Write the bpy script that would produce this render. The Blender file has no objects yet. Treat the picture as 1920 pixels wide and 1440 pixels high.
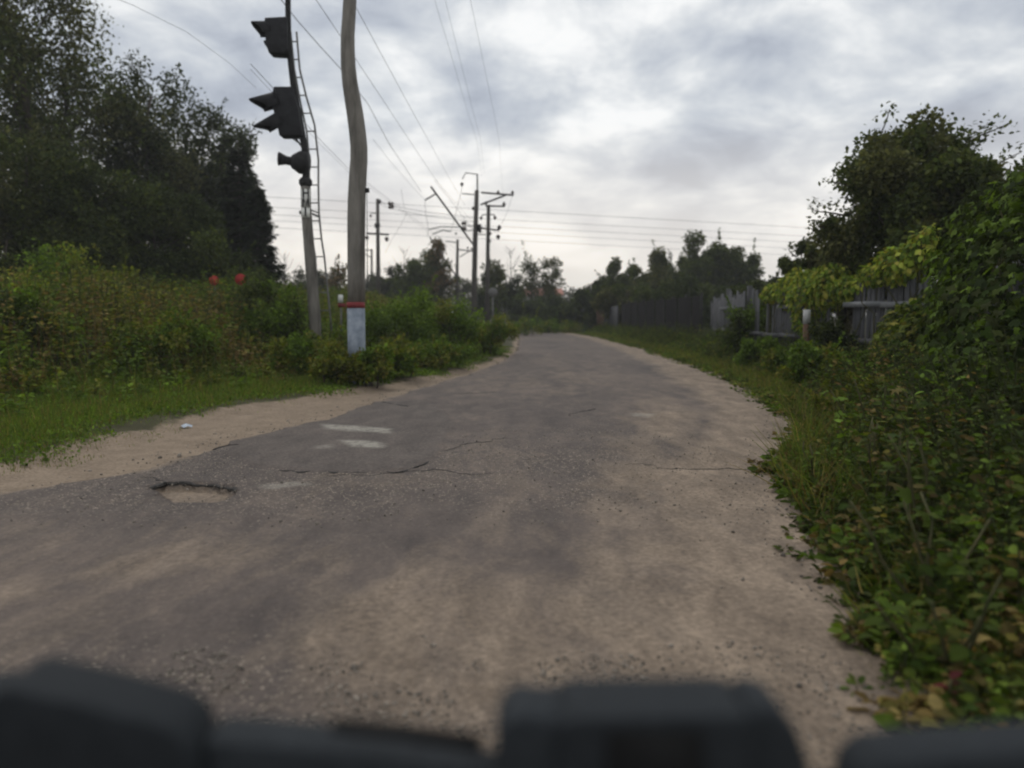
import bpy, math, random
import numpy as np
from mathutils import Vector, Matrix

SC = bpy.context.scene
COL = SC.collection
rng = np.random.default_rng(7)
random.seed(7)
PI = math.pi

# ------------------------------------------------------------------ camera
CAM_H = 1.2
PITCH = math.radians(5.15)
FPX = 1440.0
cam_d = bpy.data.cameras.new("camera")
cam = bpy.data.objects.new("camera", cam_d)
COL.objects.link(cam)
cam.location = (0, 0, CAM_H)
cam.rotation_euler = (PI / 2 - PITCH, 0, 0)
cam_d.lens = 27.0
cam_d.sensor_width = 36.0
cam_d.clip_start = 0.02
cam_d.clip_end = 3000
cam_d.dof.use_dof = True
cam_d.dof.focus_distance = 6.5
cam_d.dof.aperture_fstop = 27.0 / 23.0      # about 23 mm of glass
SC.camera = cam

# ------------------------------------------------------------------ world
SUN_EL, SUN_AZ = math.radians(58), math.radians(-25)     # azimuth measured from +Y towards +X
W = bpy.data.worlds.new("World")
SC.world = W
W.use_nodes = True
nt = W.node_tree
nt.nodes.clear()
def N(t, **k):
    n = nt.nodes.new(t)
    for a, b in k.items():
        setattr(n, a, b)
    return n
L = nt.links.new
out = N('ShaderNodeOutputWorld')
bg = N('ShaderNodeBackground')
bg.inputs['Strength'].default_value = 0.1
sky = N('ShaderNodeTexSky', sky_type='NISHITA')
sky.sun_disc = False
sky.sun_elevation = SUN_EL
sky.sun_rotation = SUN_AZ
tc = N('ShaderNodeTexCoord')
sep = N('ShaderNodeSeparateXYZ')
L(tc.outputs['Generated'], sep.inputs[0])
zc = N('ShaderNodeMath', operation='MAXIMUM'); L(sep.outputs['Z'], zc.inputs[0]); zc.inputs[1].default_value = 0.0
za = N('ShaderNodeMath', operation='ADD'); L(zc.outputs[0], za.inputs[0]); za.inputs[1].default_value = 0.32
dx = N('ShaderNodeMath', operation='DIVIDE'); L(sep.outputs['X'], dx.inputs[0]); L(za.outputs[0], dx.inputs[1])
dy = N('ShaderNodeMath', operation='DIVIDE'); L(sep.outputs['Y'], dy.inputs[0]); L(za.outputs[0], dy.inputs[1])
cmb = N('ShaderNodeCombineXYZ'); L(dx.outputs[0], cmb.inputs[0]); L(dy.outputs[0], cmb.inputs[1])
n1 = N('ShaderNodeTexNoise'); n1.inputs['Scale'].default_value = 3.3; n1.inputs['Detail'].default_value = 8
n1.inputs['Roughness'].default_value = 0.56; n1.inputs['Distortion'].default_value = 0.25
n2 = N('ShaderNodeTexNoise'); n2.inputs['Scale'].default_value = 1.0; n2.inputs['Detail'].default_value = 3
L(cmb.outputs[0], n1.inputs['Vector']); L(cmb.outputs[0], n2.inputs['Vector'])
mixn = N('ShaderNodeMath', operation='MULTIPLY_ADD'); L(n2.outputs[0], mixn.inputs[0]); mixn.inputs[1].default_value = 0.5
m1 = N('ShaderNodeMath', operation='MULTIPLY'); L(n1.outputs[0], m1.inputs[0]); m1.inputs[1].default_value = 0.62
L(m1.outputs[0], mixn.inputs[2])
cr = N('ShaderNodeValToRGB')
cr.color_ramp.interpolation = 'B_SPLINE'
e = cr.color_ramp.elements
e[0].position = 0.42; e[0].color = (0.33, 0.36, 0.425, 1)
e[1].position = 0.64; e[1].color = (1.0, 1.0, 0.985, 1)
k = e.new(0.49); k.color = (0.46, 0.50, 0.57, 1)
k = e.new(0.57); k.color = (0.67, 0.70, 0.725, 1)
L(mixn.outputs[0], cr.inputs[0])
# thinner, warmer cloud low down
hz = N('ShaderNodeMapRange'); L(sep.outputs['Z'], hz.inputs[0])
hz.inputs[1].default_value = 0.015; hz.inputs[2].default_value = 0.24; hz.inputs[3].default_value = 0.80; hz.inputs[4].default_value = 0.0
warm = N('ShaderNodeMix', data_type='RGBA')
L(hz.outputs[0], warm.inputs[0]); L(cr.outputs[0], warm.inputs[6])
# bright warm gap in the cloud towards the sun (ahead-left), cooler elsewhere
sd = N('ShaderNodeVectorMath', operation='DOT_PRODUCT'); L(tc.outputs['Generated'], sd.inputs[0])
sd.inputs[1].default_value = (-0.25, 0.968, 0.0)
sr = N('ShaderNodeMapRange'); L(sd.outputs['Value'], sr.inputs[0])
sr.inputs[1].default_value = 0.3; sr.inputs[2].default_value = 1.0
wc = N('ShaderNodeMix', data_type='RGBA'); L(sr.outputs[0], wc.inputs[0])
wc.inputs[6].default_value = (0.80, 0.80, 0.81, 1); wc.inputs[7].default_value = (1.30, 1.17, 1.0, 1)
L(wc.outputs[2], warm.inputs[7])
x10 = N('ShaderNodeVectorMath', operation='SCALE'); L(warm.outputs[2], x10.inputs[0]); x10.inputs['Scale'].default_value = 11.0
fin = N('ShaderNodeMix', data_type='RGBA'); fin.inputs[0].default_value = 0.95
L(sky.outputs[0], fin.inputs[6]); L(x10.outputs[0], fin.inputs[7])
L(fin.outputs[2], bg.inputs['Color']); L(bg.outputs[0], out.inputs[0])

sl = bpy.data.lights.new("sun", 'SUN')
sl.energy = 0.9; sl.angle = math.radians(25); sl.color = (1.0, 0.95, 0.88)
so = bpy.data.objects.new("sun", sl); COL.objects.link(so)
sdir = Vector((math.sin(SUN_AZ) * math.cos(SUN_EL), math.cos(SUN_AZ) * math.cos(SUN_EL), math.sin(SUN_EL)))
so.rotation_euler = sdir.to_track_quat('Z', 'Y').to_euler()
so.location = (0, 0, 30)

SC.view_settings.view_transform = 'Standard'
SC.view_settings.look = 'None'
SC.view_settings.exposure = 0.0
SC.view_settings.gamma = 1.0
SC.view_settings.use_curve_mapping = False
SC.render.engine = 'CYCLES'
SC.cycles.max_bounces = 5
SC.cycles.diffuse_bounces = 3
SC.cycles.transparent_max_bounces = 4
SC.cycles.use_denoising = True
SC.cycles.filter_width = 2.1

# ------------------------------------------------------------------ pixel helpers (photo is 1920 x 1440)
CP, SP = math.cos(PITCH), math.sin(PITCH)
def P(px, py, d):
    a = (px - 960) / FPX; b = (720 - py) / FPX
    Y = CP + b * SP; Z = -SP + b * CP
    s = d / Y
    return Vector((a * s, d, CAM_H + Z * s))
def G(px, py, z=0.0):
    a = (px - 960) / FPX; b = (720 - py) / FPX
    Y = CP + b * SP; Z = -SP + b * CP
    s = (z - CAM_H) / Z
    return Vector((a * s, Y * s, z))

# ------------------------------------------------------------------ tagging
def tag(o, label=None, cat=None, group=None, kind=None):
    if label: o['label'] = label
    if cat: o['category'] = cat
    if group: o['group'] = group
    if kind: o['kind'] = kind
    return o
def empty(name, loc, label=None, cat=None, group=None, rz=0.0):
    o = bpy.data.objects.new(name, None); COL.objects.link(o)
    o.location = loc; o.rotation_euler = (0, 0, rz); o.empty_display_size = 0.2
    return tag(o, label, cat, group)

# ------------------------------------------------------------------ noise (numpy)
def _hash(ix, iy, s):
    h = (ix.astype(np.int64) * 374761393 + iy.astype(np.int64) * 668265263 + s * 974634777) & 0xffffffff
    h = ((h ^ (h >> 13)) * 1274126177) & 0xffffffff
    return ((h ^ (h >> 16)) & 0xffff) / 65535.0
def vnoise(x, y, s=0):
    x = np.asarray(x, float); y = np.asarray(y, float)
    ix = np.floor(x); iy = np.floor(y); fx = x - ix; fy = y - iy
    fx = fx * fx * (3 - 2 * fx); fy = fy * fy * (3 - 2 * fy)
    a = _hash(ix, iy, s); b = _hash(ix + 1, iy, s); c = _hash(ix, iy + 1, s); d = _hash(ix + 1, iy + 1, s)
    return (a * (1 - fx) + b * fx) * (1 - fy) + (c * (1 - fx) + d * fx) * fy
def fbm(x, y, s=0, o=4, r=0.5):
    t = 0; w = 1; n = 0
    for k in range(o):
        t = t + vnoise(x * 2 ** k, y * 2 ** k, s + k * 17) * w; n += w; w *= r
    return t / n
def sstep(a, b, x):
    t = np.clip((np.asarray(x, float) - a) / (b - a), 0, 1)
    return t * t * (3 - 2 * t)

# ------------------------------------------------------------------ layout curves (distance ahead -> X)
_RE = np.array([(-8, 0.6), (1.0, 1.05), (2.3, 1.17), (2.83, 1.22), (4.2, 1.60), (5.1, 1.72), (6.0, 1.98), (7.0, 2.55), (8.2, 2.98), (10.2, 3.40), (15.7, 4.0),
                (26.6, 4.45), (40, 4.5), (48, 4.1), (58, 2.6), (70, -1.5), (90, -12)])
_LA = np.array([(-8, -6.5), (2.0, -4.5), (5.08, -3.42), (5.57, -2.98), (6.4, -2.78), (7.05, -2.62), (8.2, -2.28), (9.6, -2.0), (11.5, -1.6),
                (15.7, -0.80), (19.2, -0.30), (26.6, 0.22), (40, 0.45), (48, 0.1), (58, -1.6), (70, -6), (90, -17)])
_LE = np.array([(-8, -7.5), (2.0, -5.2), (5.96, -3.97), (7.85, -3.87), (9.1, -3.85), (10.8, -3.2), (13.3, -2.2), (16.5, -1.2), (20.3, -0.42),
                (26.6, 0.12), (40, 0.35), (48, -0.1), (58, -1.8), (70, -6.3), (90, -17.4)])
def right_e(y): return np.interp(y, _RE[:, 0], _RE[:, 1])
def left_a(y): return np.interp(y, _LA[:, 0], _LA[:, 1])
def left_e(y): return np.interp(y, _LE[:, 0], _LE[:, 1])
def ground_z(x, y):
    x = np.asarray(x, float); y = np.asarray(y, float)
    tl = left_e(y) - x; tr = x - right_e(y)
    near = np.clip(y / 20.0, 0.3, 1)
    z = 0.75 * sstep(1.5, 8, tl) * sstep(2, 9, y) + 0.28 * sstep(0.5, 5, tr)
    z += (fbm(x * 0.5, y * 0.5, 3) - 0.5) * 0.22 * (sstep(0.3, 2.5, tl) + sstep(0.3, 2, tr)) * near
    z += (fbm(x * 2.2, y * 2.2, 5) - 0.5) * 0.04
    inside = sstep(-0.25, 0.0, -np.maximum(tl, tr) - 0.12)
    z = z * (1 - inside) - 0.05 * inside
    # asphalt stands proud of the sand strip on the left
    sand = (1 - sstep(-0.05, 0.5, tl)) * sstep(-0.1, 0.05, left_a(y) - x)
    z -= 0.028 * sand
    return z

# ------------------------------------------------------------------ materials
def newmat(name):
    m = bpy.data.materials.new(name); m.use_nodes = True
    m.node_tree.nodes.clear()
    return m
def nodes_of(m):
    t = m.node_tree
    def NN(tp, **k):
        n = t.nodes.new(tp)
        for a, b in k.items(): setattr(n, a, b)
        return n
    return t, NN, t.links.new
def ramp(NN, stops):
    r = NN('ShaderNodeValToRGB'); e = r.color_ramp.elements
    e[0].position, e[0].color = stops[0][0], (*stops[0][1], 1)
    e[1].position, e[1].color = stops[-1][0], (*stops[-1][1], 1)
    for p, c in stops[1:-1]:
        q = e.new(p); q.color = (*c, 1)
    return r
def rough_mat(name, c1, c2, scale=8.0, rough=0.8, bump=0.3, bdist=0.01, stretch=(1, 1, 1), metallic=0.0, spec=0.15, detail=8):
    m = newmat(name); t, NN, LL = nodes_of(m)
    o = NN('ShaderNodeOutputMaterial'); b = NN('ShaderNodeBsdfPrincipled')
    tcn = NN('ShaderNodeTexCoord'); mp = NN('ShaderNodeMapping'); mp.inputs['Scale'].default_value = stretch
    LL(tcn.outputs['Object'], mp.inputs[0])
    oi = NN('ShaderNodeObjectInfo')
    mp2 = NN('ShaderNodeVectorMath', operation='ADD'); LL(mp.outputs[0], mp2.inputs[0])
    sc = NN('ShaderNodeMath', operation='MULTIPLY'); LL(oi.outputs['Random'], sc.inputs[0]); sc.inputs[1].default_value = 37.0
    LL(sc.outputs[0], mp2.inputs[1])
    nz = NN('ShaderNodeTexNoise'); nz.inputs['Scale'].default_value = scale; nz.inputs['Detail'].default_value = detail
    nz.inputs['Roughness'].default_value = 0.62
    LL(mp2.outputs[0], nz.inputs['Vector'])
    r = ramp(NN, [(0.32, c1), (0.68, c2)]); LL(nz.outputs[0], r.inputs[0])
    hv = NN('ShaderNodeHueSaturation'); LL(r.outputs[0], hv.inputs['Color'])
    vr = NN('ShaderNodeMapRange'); LL(oi.outputs['Random'], vr.inputs[0]); vr.inputs[3].default_value = 0.8; vr.inputs[4].default_value = 1.2
    LL(vr.outputs[0], hv.inputs['Value'])
    LL(hv.outputs[0], b.inputs['Base Color'])
    b.inputs['Roughness'].default_value = rough; b.inputs['Metallic'].default_value = metallic
    b.inputs['Specular IOR Level'].default_value = spec
    bp = NN('ShaderNodeBump'); bp.inputs['Strength'].default_value = bump; bp.inputs['Distance'].default_value = bdist
    LL(nz.outputs[0], bp.inputs['Height']); LL(bp.outputs[0], b.inputs['Normal'])
    LL(b.outputs[0], o.inputs[0])
    return m
def leaf_mat(name, rough=0.75, trans=0.30):
    m = newmat(name); t, NN, LL = nodes_of(m)
    o = NN('ShaderNodeOutputMaterial'); b = NN('ShaderNodeBsdfPrincipled'); tr = NN('ShaderNodeBsdfTranslucent')
    at = NN('ShaderNodeAttribute', attribute_name='tint'); oi = NN('ShaderNodeObjectInfo')
    tcn = NN('ShaderNodeTexCoord')
    nz = NN('ShaderNodeTexNoise'); nz.inputs['Scale'].default_value = 25.0; nz.inputs['Detail'].default_value = 3
    LL(tcn.outputs['Object'], nz.inputs['Vector'])
    hv = NN('ShaderNodeHueSaturation'); LL(at.outputs['Color'], hv.inputs['Color'])
    vr = NN('ShaderNodeMapRange'); LL(oi.outputs['Random'], vr.inputs[0]); vr.inputs[3].default_value = 0.85; vr.inputs[4].default_value = 1.15
    nr = NN('ShaderNodeMapRange'); LL(nz.outputs[0], nr.inputs[0]); nr.inputs[1].default_value = 0.3; nr.inputs[2].default_value = 0.7
    nr.inputs[3].default_value = 0.75; nr.inputs[4].default_value = 1.25
    mm = NN('ShaderNodeMath', operation='MULTIPLY'); LL(vr.outputs[0], mm.inputs[0]); LL(nr.outputs[0], mm.inputs[1])
    LL(mm.outputs[0], hv.inputs['Value'])
    LL(hv.outputs[0], b.inputs['Base Color']); b.inputs['Roughness'].default_value = rough
    b.inputs['Specular IOR Level'].default_value = 0.10
    h2 = NN('ShaderNodeHueSaturation'); LL(hv.outputs[0], h2.inputs['Color']); h2.inputs['Value'].default_value = 1.5
    h2.inputs['Saturation'].default_value = 1.1
    LL(h2.outputs[0], tr.inputs[0])
    mx = NN('ShaderNodeMixShader'); mx.inputs[0].default_value = trans
    LL(b.outputs[0], mx.inputs[1]); LL(tr.outputs[0], mx.inputs[2]); LL(mx.outputs[0], o.inputs[0])
    return m

M = {}
M['leaf'] = leaf_mat('leaf_green')
M['bark'] = rough_mat('bark', (0.035, 0.028, 0.02), (0.09, 0.075, 0.06), 18, 0.9, 0.6, 0.02, (1, 1, 0.2))
M['stem'] = rough_mat('stem', (0.04, 0.05, 0.02), (0.10, 0.085, 0.04), 30, 0.8, 0.1)
M['concrete'] = rough_mat('pole_concrete', (0.10, 0.092, 0.080), (0.27, 0.25, 0.22), 4, 0.85, 0.5, 0.012, (1.5, 1.5, 0.3))
M['concrete_old'] = rough_mat('weathered_pole', (0.05, 0.045, 0.04), (0.10, 0.09, 0.08), 6, 0.9, 0.3, 0.01, (1, 1, 0.3))
M['paint_blue'] = rough_mat('pale_blue_paint', (0.13, 0.155, 0.19), (0.25, 0.28, 0.32), 9, 0.7, 0.2, 0.004)
M['paint_red'] = rough_mat('faded_red_paint', (0.16, 0.03, 0.033), (0.28, 0.05, 0.05), 12, 0.6, 0.2, 0.003)
M['steel_dark'] = rough_mat('dark_steel', (0.012, 0.012, 0.013), (0.035, 0.033, 0.032), 14, 0.6, 0.15, 0.002)
M['steel'] = rough_mat('galvanised_steel', (0.10, 0.10, 0.095), (0.19, 0.185, 0.175), 20, 0.6, 0.15, 0.002)
M['black'] = rough_mat('signal_black_paint', (0.010, 0.010, 0.011), (0.022, 0.022, 0.024), 10, 0.55, 0.1, 0.002)
M['lens'] = rough_mat('dark_glass_lens', (0.01, 0.012, 0.012), (0.03, 0.03, 0.03), 5, 0.15, 0.0)
M['plate'] = rough_mat('white_enamel_plate', (0.68, 0.68, 0.63), (0.80, 0.79, 0.74), 12, 0.5, 0.1, 0.002)
M['letter'] = rough_mat('black_letter_paint', (0.008, 0.008, 0.008), (0.02, 0.02, 0.02), 10, 0.6, 0.0)
M['insul'] = rough_mat('brown_porcelain', (0.03, 0.018, 0.012), (0.06, 0.04, 0.03), 10, 0.25, 0.0)
M['wire'] = rough_mat('wire_aluminium', (0.03, 0.03, 0.032), (0.06, 0.06, 0.06), 10, 0.6, 0.0)
M['wood'] = rough_mat('weathered_grey_board', (0.045, 0.046, 0.05), (0.115, 0.115, 0.12), 9, 0.85, 0.5, 0.006, (6, 6, 0.5))
M['wood_pale'] = rough_mat('bleached_rail', (0.10, 0.105, 0.11), (0.20, 0.205, 0.21), 9, 0.85, 0.4, 0.005, (0.4, 5, 5))
M['wood_brown'] = rough_mat('rusty_brown_board', (0.07, 0.045, 0.03), (0.15, 0.09, 0.06), 9, 0.85, 0.4, 0.005, (5, 5, 0.5))
M['sheet'] = rough_mat('dark_profiled_sheet', (0.014, 0.013, 0.013), (0.028, 0.026, 0.026), 3, 0.7, 0.15, 0.004, (1, 1, 0.4))
M['red'] = rough_mat('red_sign_paint', (0.24, 0.022, 0.022), (0.34, 0.035, 0.03), 6, 0.5, 0.05, 0.001)
M['roof'] = rough_mat('pinkish_roof_sheet', (0.36, 0.17, 0.13), (0.46, 0.24, 0.19), 3, 0.7, 0.1)
M['wall'] = rough_mat('pale_house_wall', (0.30, 0.29, 0.27), (0.42, 0.41, 0.38), 3, 0.8, 0.1)
M['glass'] = rough_mat('dark_window_pane', (0.02, 0.025, 0.03), (0.04, 0.045, 0.05), 3, 0.1, 0.0)
M['rubber'] = rough_mat('charcoal_plastic', (0.019, 0.022, 0.025), (0.028, 0.032, 0.036), 60, 0.75, 0.12, 0.0006, spec=0.12)
M['slot'] = rough_mat('black_recess_shade', (0.004, 0.004, 0.004), (0.009, 0.009, 0.009), 30, 0.7, 0.0)  # near-black standing for shade in the slot and under the crossbar
M['white_paint'] = rough_mat('white_post_paint', (0.45, 0.45, 0.44), (0.62, 0.62, 0.60), 10, 0.7, 0.1)
M['litter'] = rough_mat('pale_blue_litter', (0.30, 0.36, 0.44), (0.45, 0.5, 0.56), 20, 0.5, 0.2)
M['stone'] = rough_mat('loose_stone', (0.12, 0.11, 0.10), (0.34, 0.31, 0.27), 30, 0.85, 0.2, 0.003)
M['tar'] = rough_mat('broken_asphalt_edge', (0.025, 0.024, 0.023), (0.07, 0.065, 0.06), 40, 0.85, 0.6, 0.006)

def road_mat():
    m = newmat('old_asphalt'); t, NN, LL = nodes_of(m)
    o = NN('ShaderNodeOutputMaterial'); b = NN('ShaderNodeBsdfPrincipled')
    tcn = NN('ShaderNodeTexCoord'); ob = tcn.outputs['Object']
    at = NN('ShaderNodeAttribute', attribute_name='mask'); sp = NN('ShaderNodeSeparateColor'); LL(at.outputs['Color'], sp.inputs[0])
    mpv = NN('ShaderNodeMapping'); mpv.inputs['Scale'].default_value = (1, 0.42, 1); mpv.inputs['Rotation'].default_value = (0, 0, -0.1); LL(ob, mpv.inputs[0])
    def noise(s, d=6, r=0.6, dist=0.0):
        n = NN('ShaderNodeTexNoise'); n.inputs['Scale'].default_value = s; n.inputs['Detail'].default_value = d
        n.inputs['Roughness'].default_value = r; n.inputs['Distortion'].default_value = dist; LL(mpv.outputs[0] if s < 10 else ob, n.inputs['Vector']); return n.outputs[0]
    def math2(op, a, b_):
        n = NN('ShaderNodeMath', operation=op)
        for i, v in enumerate((a, b_)):
            if isinstance(v, (int, float)): n.inputs[i].default_value = v
            else: LL(v, n.inputs[i])
        return n.outputs[0]
    def mr(v, a, b_, c=0.0, d=1.0):
        n = NN('ShaderNodeMapRange'); LL(v, n.inputs[0])
        for i, q in enumerate((a, b_, c, d)): n.inputs[i + 1].default_value = q
        return n.outputs[0]
    def mixc(f, a, b_):
        n = NN('ShaderNodeMix', data_type='RGBA')
        if isinstance(f, float): n.inputs[0].default_value = f
        else: LL(f, n.inputs[0])
        for i, v in ((6, a), (7, b_)):
            if isinstance(v, tuple): n.inputs[i].default_value = (*v, 1)
            else: LL(v, n.inputs[i])
        return n.outputs[2]
    big = noise(0.55, 5, 0.6, 0.4); med = noise(4.2, 6, 0.62, 0.4); fine = noise(38, 5, 0.7)
    base = ramp(NN, [(0.38, (0.062, 0.050, 0.045)), (0.5, (0.098, 0.078, 0.067)), (0.62, (0.146, 0.113, 0.091))])
    LL(math2('ADD', math2('MULTIPLY', big, 0.55), math2('MULTIPLY', med, 0.45)), base.inputs[0])
    # exposed aggregate
    vo = NN('ShaderNodeTexVoronoi'); vo.inputs['Scale'].default_value = 66; LL(ob, vo.inputs['Vector'])
    vs = NN('ShaderNodeSeparateColor'); LL(vo.outputs['Color'], vs.inputs[0])
    stonec = ramp(NN, [(0.0, (0.05, 0.043, 0.04)), (0.5, (0.105, 0.086, 0.074)), (0.8, (0.19, 0.155, 0.125)), (1.0, (0.52, 0.44, 0.34))])
    LL(vs.outputs[0], stonec.inputs[0])
    # fourth mask channel (alpha) carries how bare the aggregate is
    bare = math2('MULTIPLY', at.outputs['Alpha'], mr(noise(1.7, 5, 0.6), 0.30, 0.50))
    inst = mr(vo.outputs['Distance'], 0.30, 0.55, 1.0, 0.0)
    c = mixc(math2('MULTIPLY', math2('MULTIPLY', bare, inst), 0.95), base.outputs[0], stonec.outputs[0])
    # smooth repair patch
    patchc = ramp(NN, [(0.38, (0.058, 0.047, 0.041)), (0.62, (0.118, 0.096, 0.082))]); LL(math2('ADD', math2('MULTIPLY', med, 0.5), math2('MULTIPLY', fine, 0.5)), patchc.inputs[0])
    c = mixc(sp.outputs[1], c, patchc.outputs[0])
    # dark oily spots
    dk = mr(noise(2.6, 5, 0.6, 0.5), 0.56, 0.70)
    
    # dust and sand
    sn = mr(math2('ADD', sp.outputs[0], math2('MULTIPLY', math2('SUBTRACT', noise(2.6, 7, 0.7, 0.6), 0.5), 1.1)), 0.35, 0.75)
    sandc = ramp(NN, [(0.38, (0.140, 0.106, 0.077)), (0.5, (0.205, 0.157, 0.114)), (0.62, (0.285, 0.220, 0.160))]); LL(math2('ADD', math2('MULTIPLY', med, 0.6), math2('MULTIPLY', fine, 0.4)), sandc.inputs[0])
    c = mixc(math2('MULTIPLY', sn, 0.9), c, sandc.outputs[0])
    c = mixc(math2('MULTIPLY', dk, 0.45), c, (0.062, 0.052, 0.046))
    # pale patches set in flat colour, broken up by noise
    pn = math2('MULTIPLY', sp.outputs[2], mr(noise(14, 5, 0.7), 0.30, 0.55))
    c = mixc(math2('MULTIPLY', pn, 0.75), c, (0.34, 0.32, 0.27))
    grain = mr(fine, 0.3, 0.7, 0.78, 1.22)
    hv = NN('ShaderNodeHueSaturation'); LL(c, hv.inputs['Color']); LL(grain, hv.inputs['Value'])
    LL(hv.outputs[0], b.inputs['Base Color'])
    b.inputs['Roughness'].default_value = 0.88; b.inputs['Specular IOR Level'].default_value = 0.3
    h = math2('ADD', math2('MULTIPLY', fine, 0.4), math2('MULTIPLY', math2('MULTIPLY', mr(vo.outputs['Distance'], 0.1, 0.6, 1.0, 0.0), bare), 0.9))
    h = math2('ADD', h, math2('MULTIPLY', med, 1.2))
    bp = NN('ShaderNodeBump'); bp.inputs['Strength'].default_value = 0.8; bp.inputs['Distance'].default_value = 0.008
    LL(h, bp.inputs['Height']); LL(bp.outputs[0], b.inputs['Normal']); LL(b.outputs[0], o.inputs[0])
    return m
def ground_mat():
    m = newmat('roadside_soil'); t, NN, LL = nodes_of(m)
    o = NN('ShaderNodeOutputMaterial'); b = NN('ShaderNodeBsdfPrincipled')
    tcn = NN('ShaderNodeTexCoord'); ob = tcn.outputs['Object']
    at = NN('ShaderNodeAttribute', attribute_name='mask'); sp = NN('ShaderNodeSeparateColor'); LL(at.outputs['Color'], sp.inputs[0])
    n1 = NN('ShaderNodeTexNoise'); n1.inputs['Scale'].default_value = 3.2; n1.inputs['Detail'].default_value = 9; n1.inputs['Roughness'].default_value = 0.7; LL(ob, n1.inputs['Vector'])
    n2 = NN('ShaderNodeTexNoise'); n2.inputs['Scale'].default_value = 45; n2.inputs['Detail'].default_value = 4; LL(ob, n2.inputs['Vector'])
    s = NN('ShaderNodeMath', operation='ADD'); LL(n1.outputs[0], s.inputs[0]); LL(n2.outputs[0], s.inputs[1])
    hlf = NN('ShaderNodeMath', operation='MULTIPLY'); LL(s.outputs[0], hlf.inputs[0]); hlf.inputs[1].default_value = 0.5
    sand = ramp(NN, [(0.36, (0.15, 0.112, 0.08)), (0.5, (0.215, 0.165, 0.119)), (0.64, (0.29, 0.225, 0.163))]); LL(hlf.outputs[0], sand.inputs[0])
    soil = ramp(NN, [(0.35, (0.028, 0.026, 0.012)), (0.65, (0.065, 0.062, 0.025))]); LL(hlf.outputs[0], soil.inputs[0])
    a = NN('ShaderNodeMath', operation='SUBTRACT'); LL(n1.outputs[0], a.inputs[0]); a.inputs[1].default_value = 0.5
    a2 = NN('ShaderNodeMath', operation='ADD'); LL(a.outputs[0], a2.inputs[0]); LL(sp.outputs[0], a2.inputs[1])
    r = NN('ShaderNodeMapRange'); LL(a2.outputs[0], r.inputs[0]); r.inputs[1].default_value = 0.35; r.inputs[2].default_value = 0.65
    mx = NN('ShaderNodeMix', data_type='RGBA'); LL(r.outputs[0], mx.inputs[0]); LL(soil.outputs[0], mx.inputs[6]); LL(sand.outputs[0], mx.inputs[7])
    LL(mx.outputs[2], b.inputs['Base Color']); b.inputs['Roughness'].default_value = 0.95; b.inputs['Specular IOR Level'].default_value = 0.2
    bp = NN('ShaderNodeBump'); bp.inputs['Strength'].default_value = 0.7; bp.inputs['Distance'].default_value = 0.012
    LL(s.outputs[0], bp.inputs['Height']); LL(bp.outputs[0], b.inputs['Normal']); LL(b.outputs[0], o.inputs[0])
    return m
M['road'] = road_mat(); M['ground'] = ground_mat()

# ------------------------------------------------------------------ mesh building
def mesh_np(name, verts, faces_list, mat, tint=None, smooth=False, attr='tint'):
    """faces_list: list of (n,k) int arrays."""
    me = bpy.data.meshes.new(name)
    verts = np.asarray(verts, np.float32)
    me.vertices.add(len(verts)); me.vertices.foreach_set('co', verts.ravel())
    flat = np.concatenate([f.ravel() for f in faces_list]).astype(np.int32)
    tot = np.concatenate([np.full(len(f), f.shape[1], np.int32) for f in faces_list])
    st = np.concatenate([[0], np.cumsum(tot)[:-1]]).astype(np.int32)
    me.loops.add(len(flat)); me.loops.foreach_set('vertex_index', flat)
    me.polygons.add(len(tot)); me.polygons.foreach_set('loop_start', st); me.polygons.foreach_set('loop_total', tot)
    if smooth: me.polygons.foreach_set('use_smooth', np.ones(len(tot), bool))
    me.update(calc_edges=True)
    if tint is not None:
        a = me.attributes.new(attr, 'FLOAT_COLOR', 'POINT')
        tc4 = np.ones((len(verts), 4), np.float32); tc4[:, :tint.shape[1]] = tint
        a.data.foreach_set('color', tc4.ravel())
    me.materials.append(mat)
    return me
def link(name, me, parent=None, loc=None):
    o = bpy.data.objects.new(name, me); COL.objects.link(o)
    if parent is not None: o.parent = parent
    if loc is not None: o.location = loc
    return o

class Acc:
    def __init__(s): s.v = []; s.f = {}; s.t = []; s.n = 0
    def add(s, v, fs, tint):
        v = np.asarray(v, float).reshape(-1, 3)
        for f in fs:
            f = np.asarray(f, int); s.f.setdefault(f.shape[1], []).append(f + s.n)
        s.v.append(v); s.t.append(np.broadcast_to(np.asarray(tint, float), (len(v), 3))); s.n += len(v)
    def inst(s, tv, tf, pos, R, S, tint):
        """bake template (k verts, list of faces arrays) at N places; S (N,) or (N,3)"""
        N_ = len(pos); k = len(tv)
        if N_ == 0: return
        S = np.asarray(S, float)
        if S.ndim == 1: S = np.repeat(S[:, None], 3, 1)
        v = tv[None] * S[:, None, :]
        v = np.einsum('nij,nkj->nki', R, v) + pos[:, None, :]
        off = (np.arange(N_) * k)[:, None, None]
        fs = [(np.asarray(f)[None] + off).reshape(-1, np.asarray(f).shape[1]) for f in tf]
        s.add(v.reshape(-1, 3), fs, np.repeat(tint, k, 0))
    def mesh(s, name, mat, smooth=False):
        return mesh_np(name, np.concatenate(s.v), [np.concatenate(f) for f in s.f.values()], mat, np.concatenate(s.t), smooth)

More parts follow.
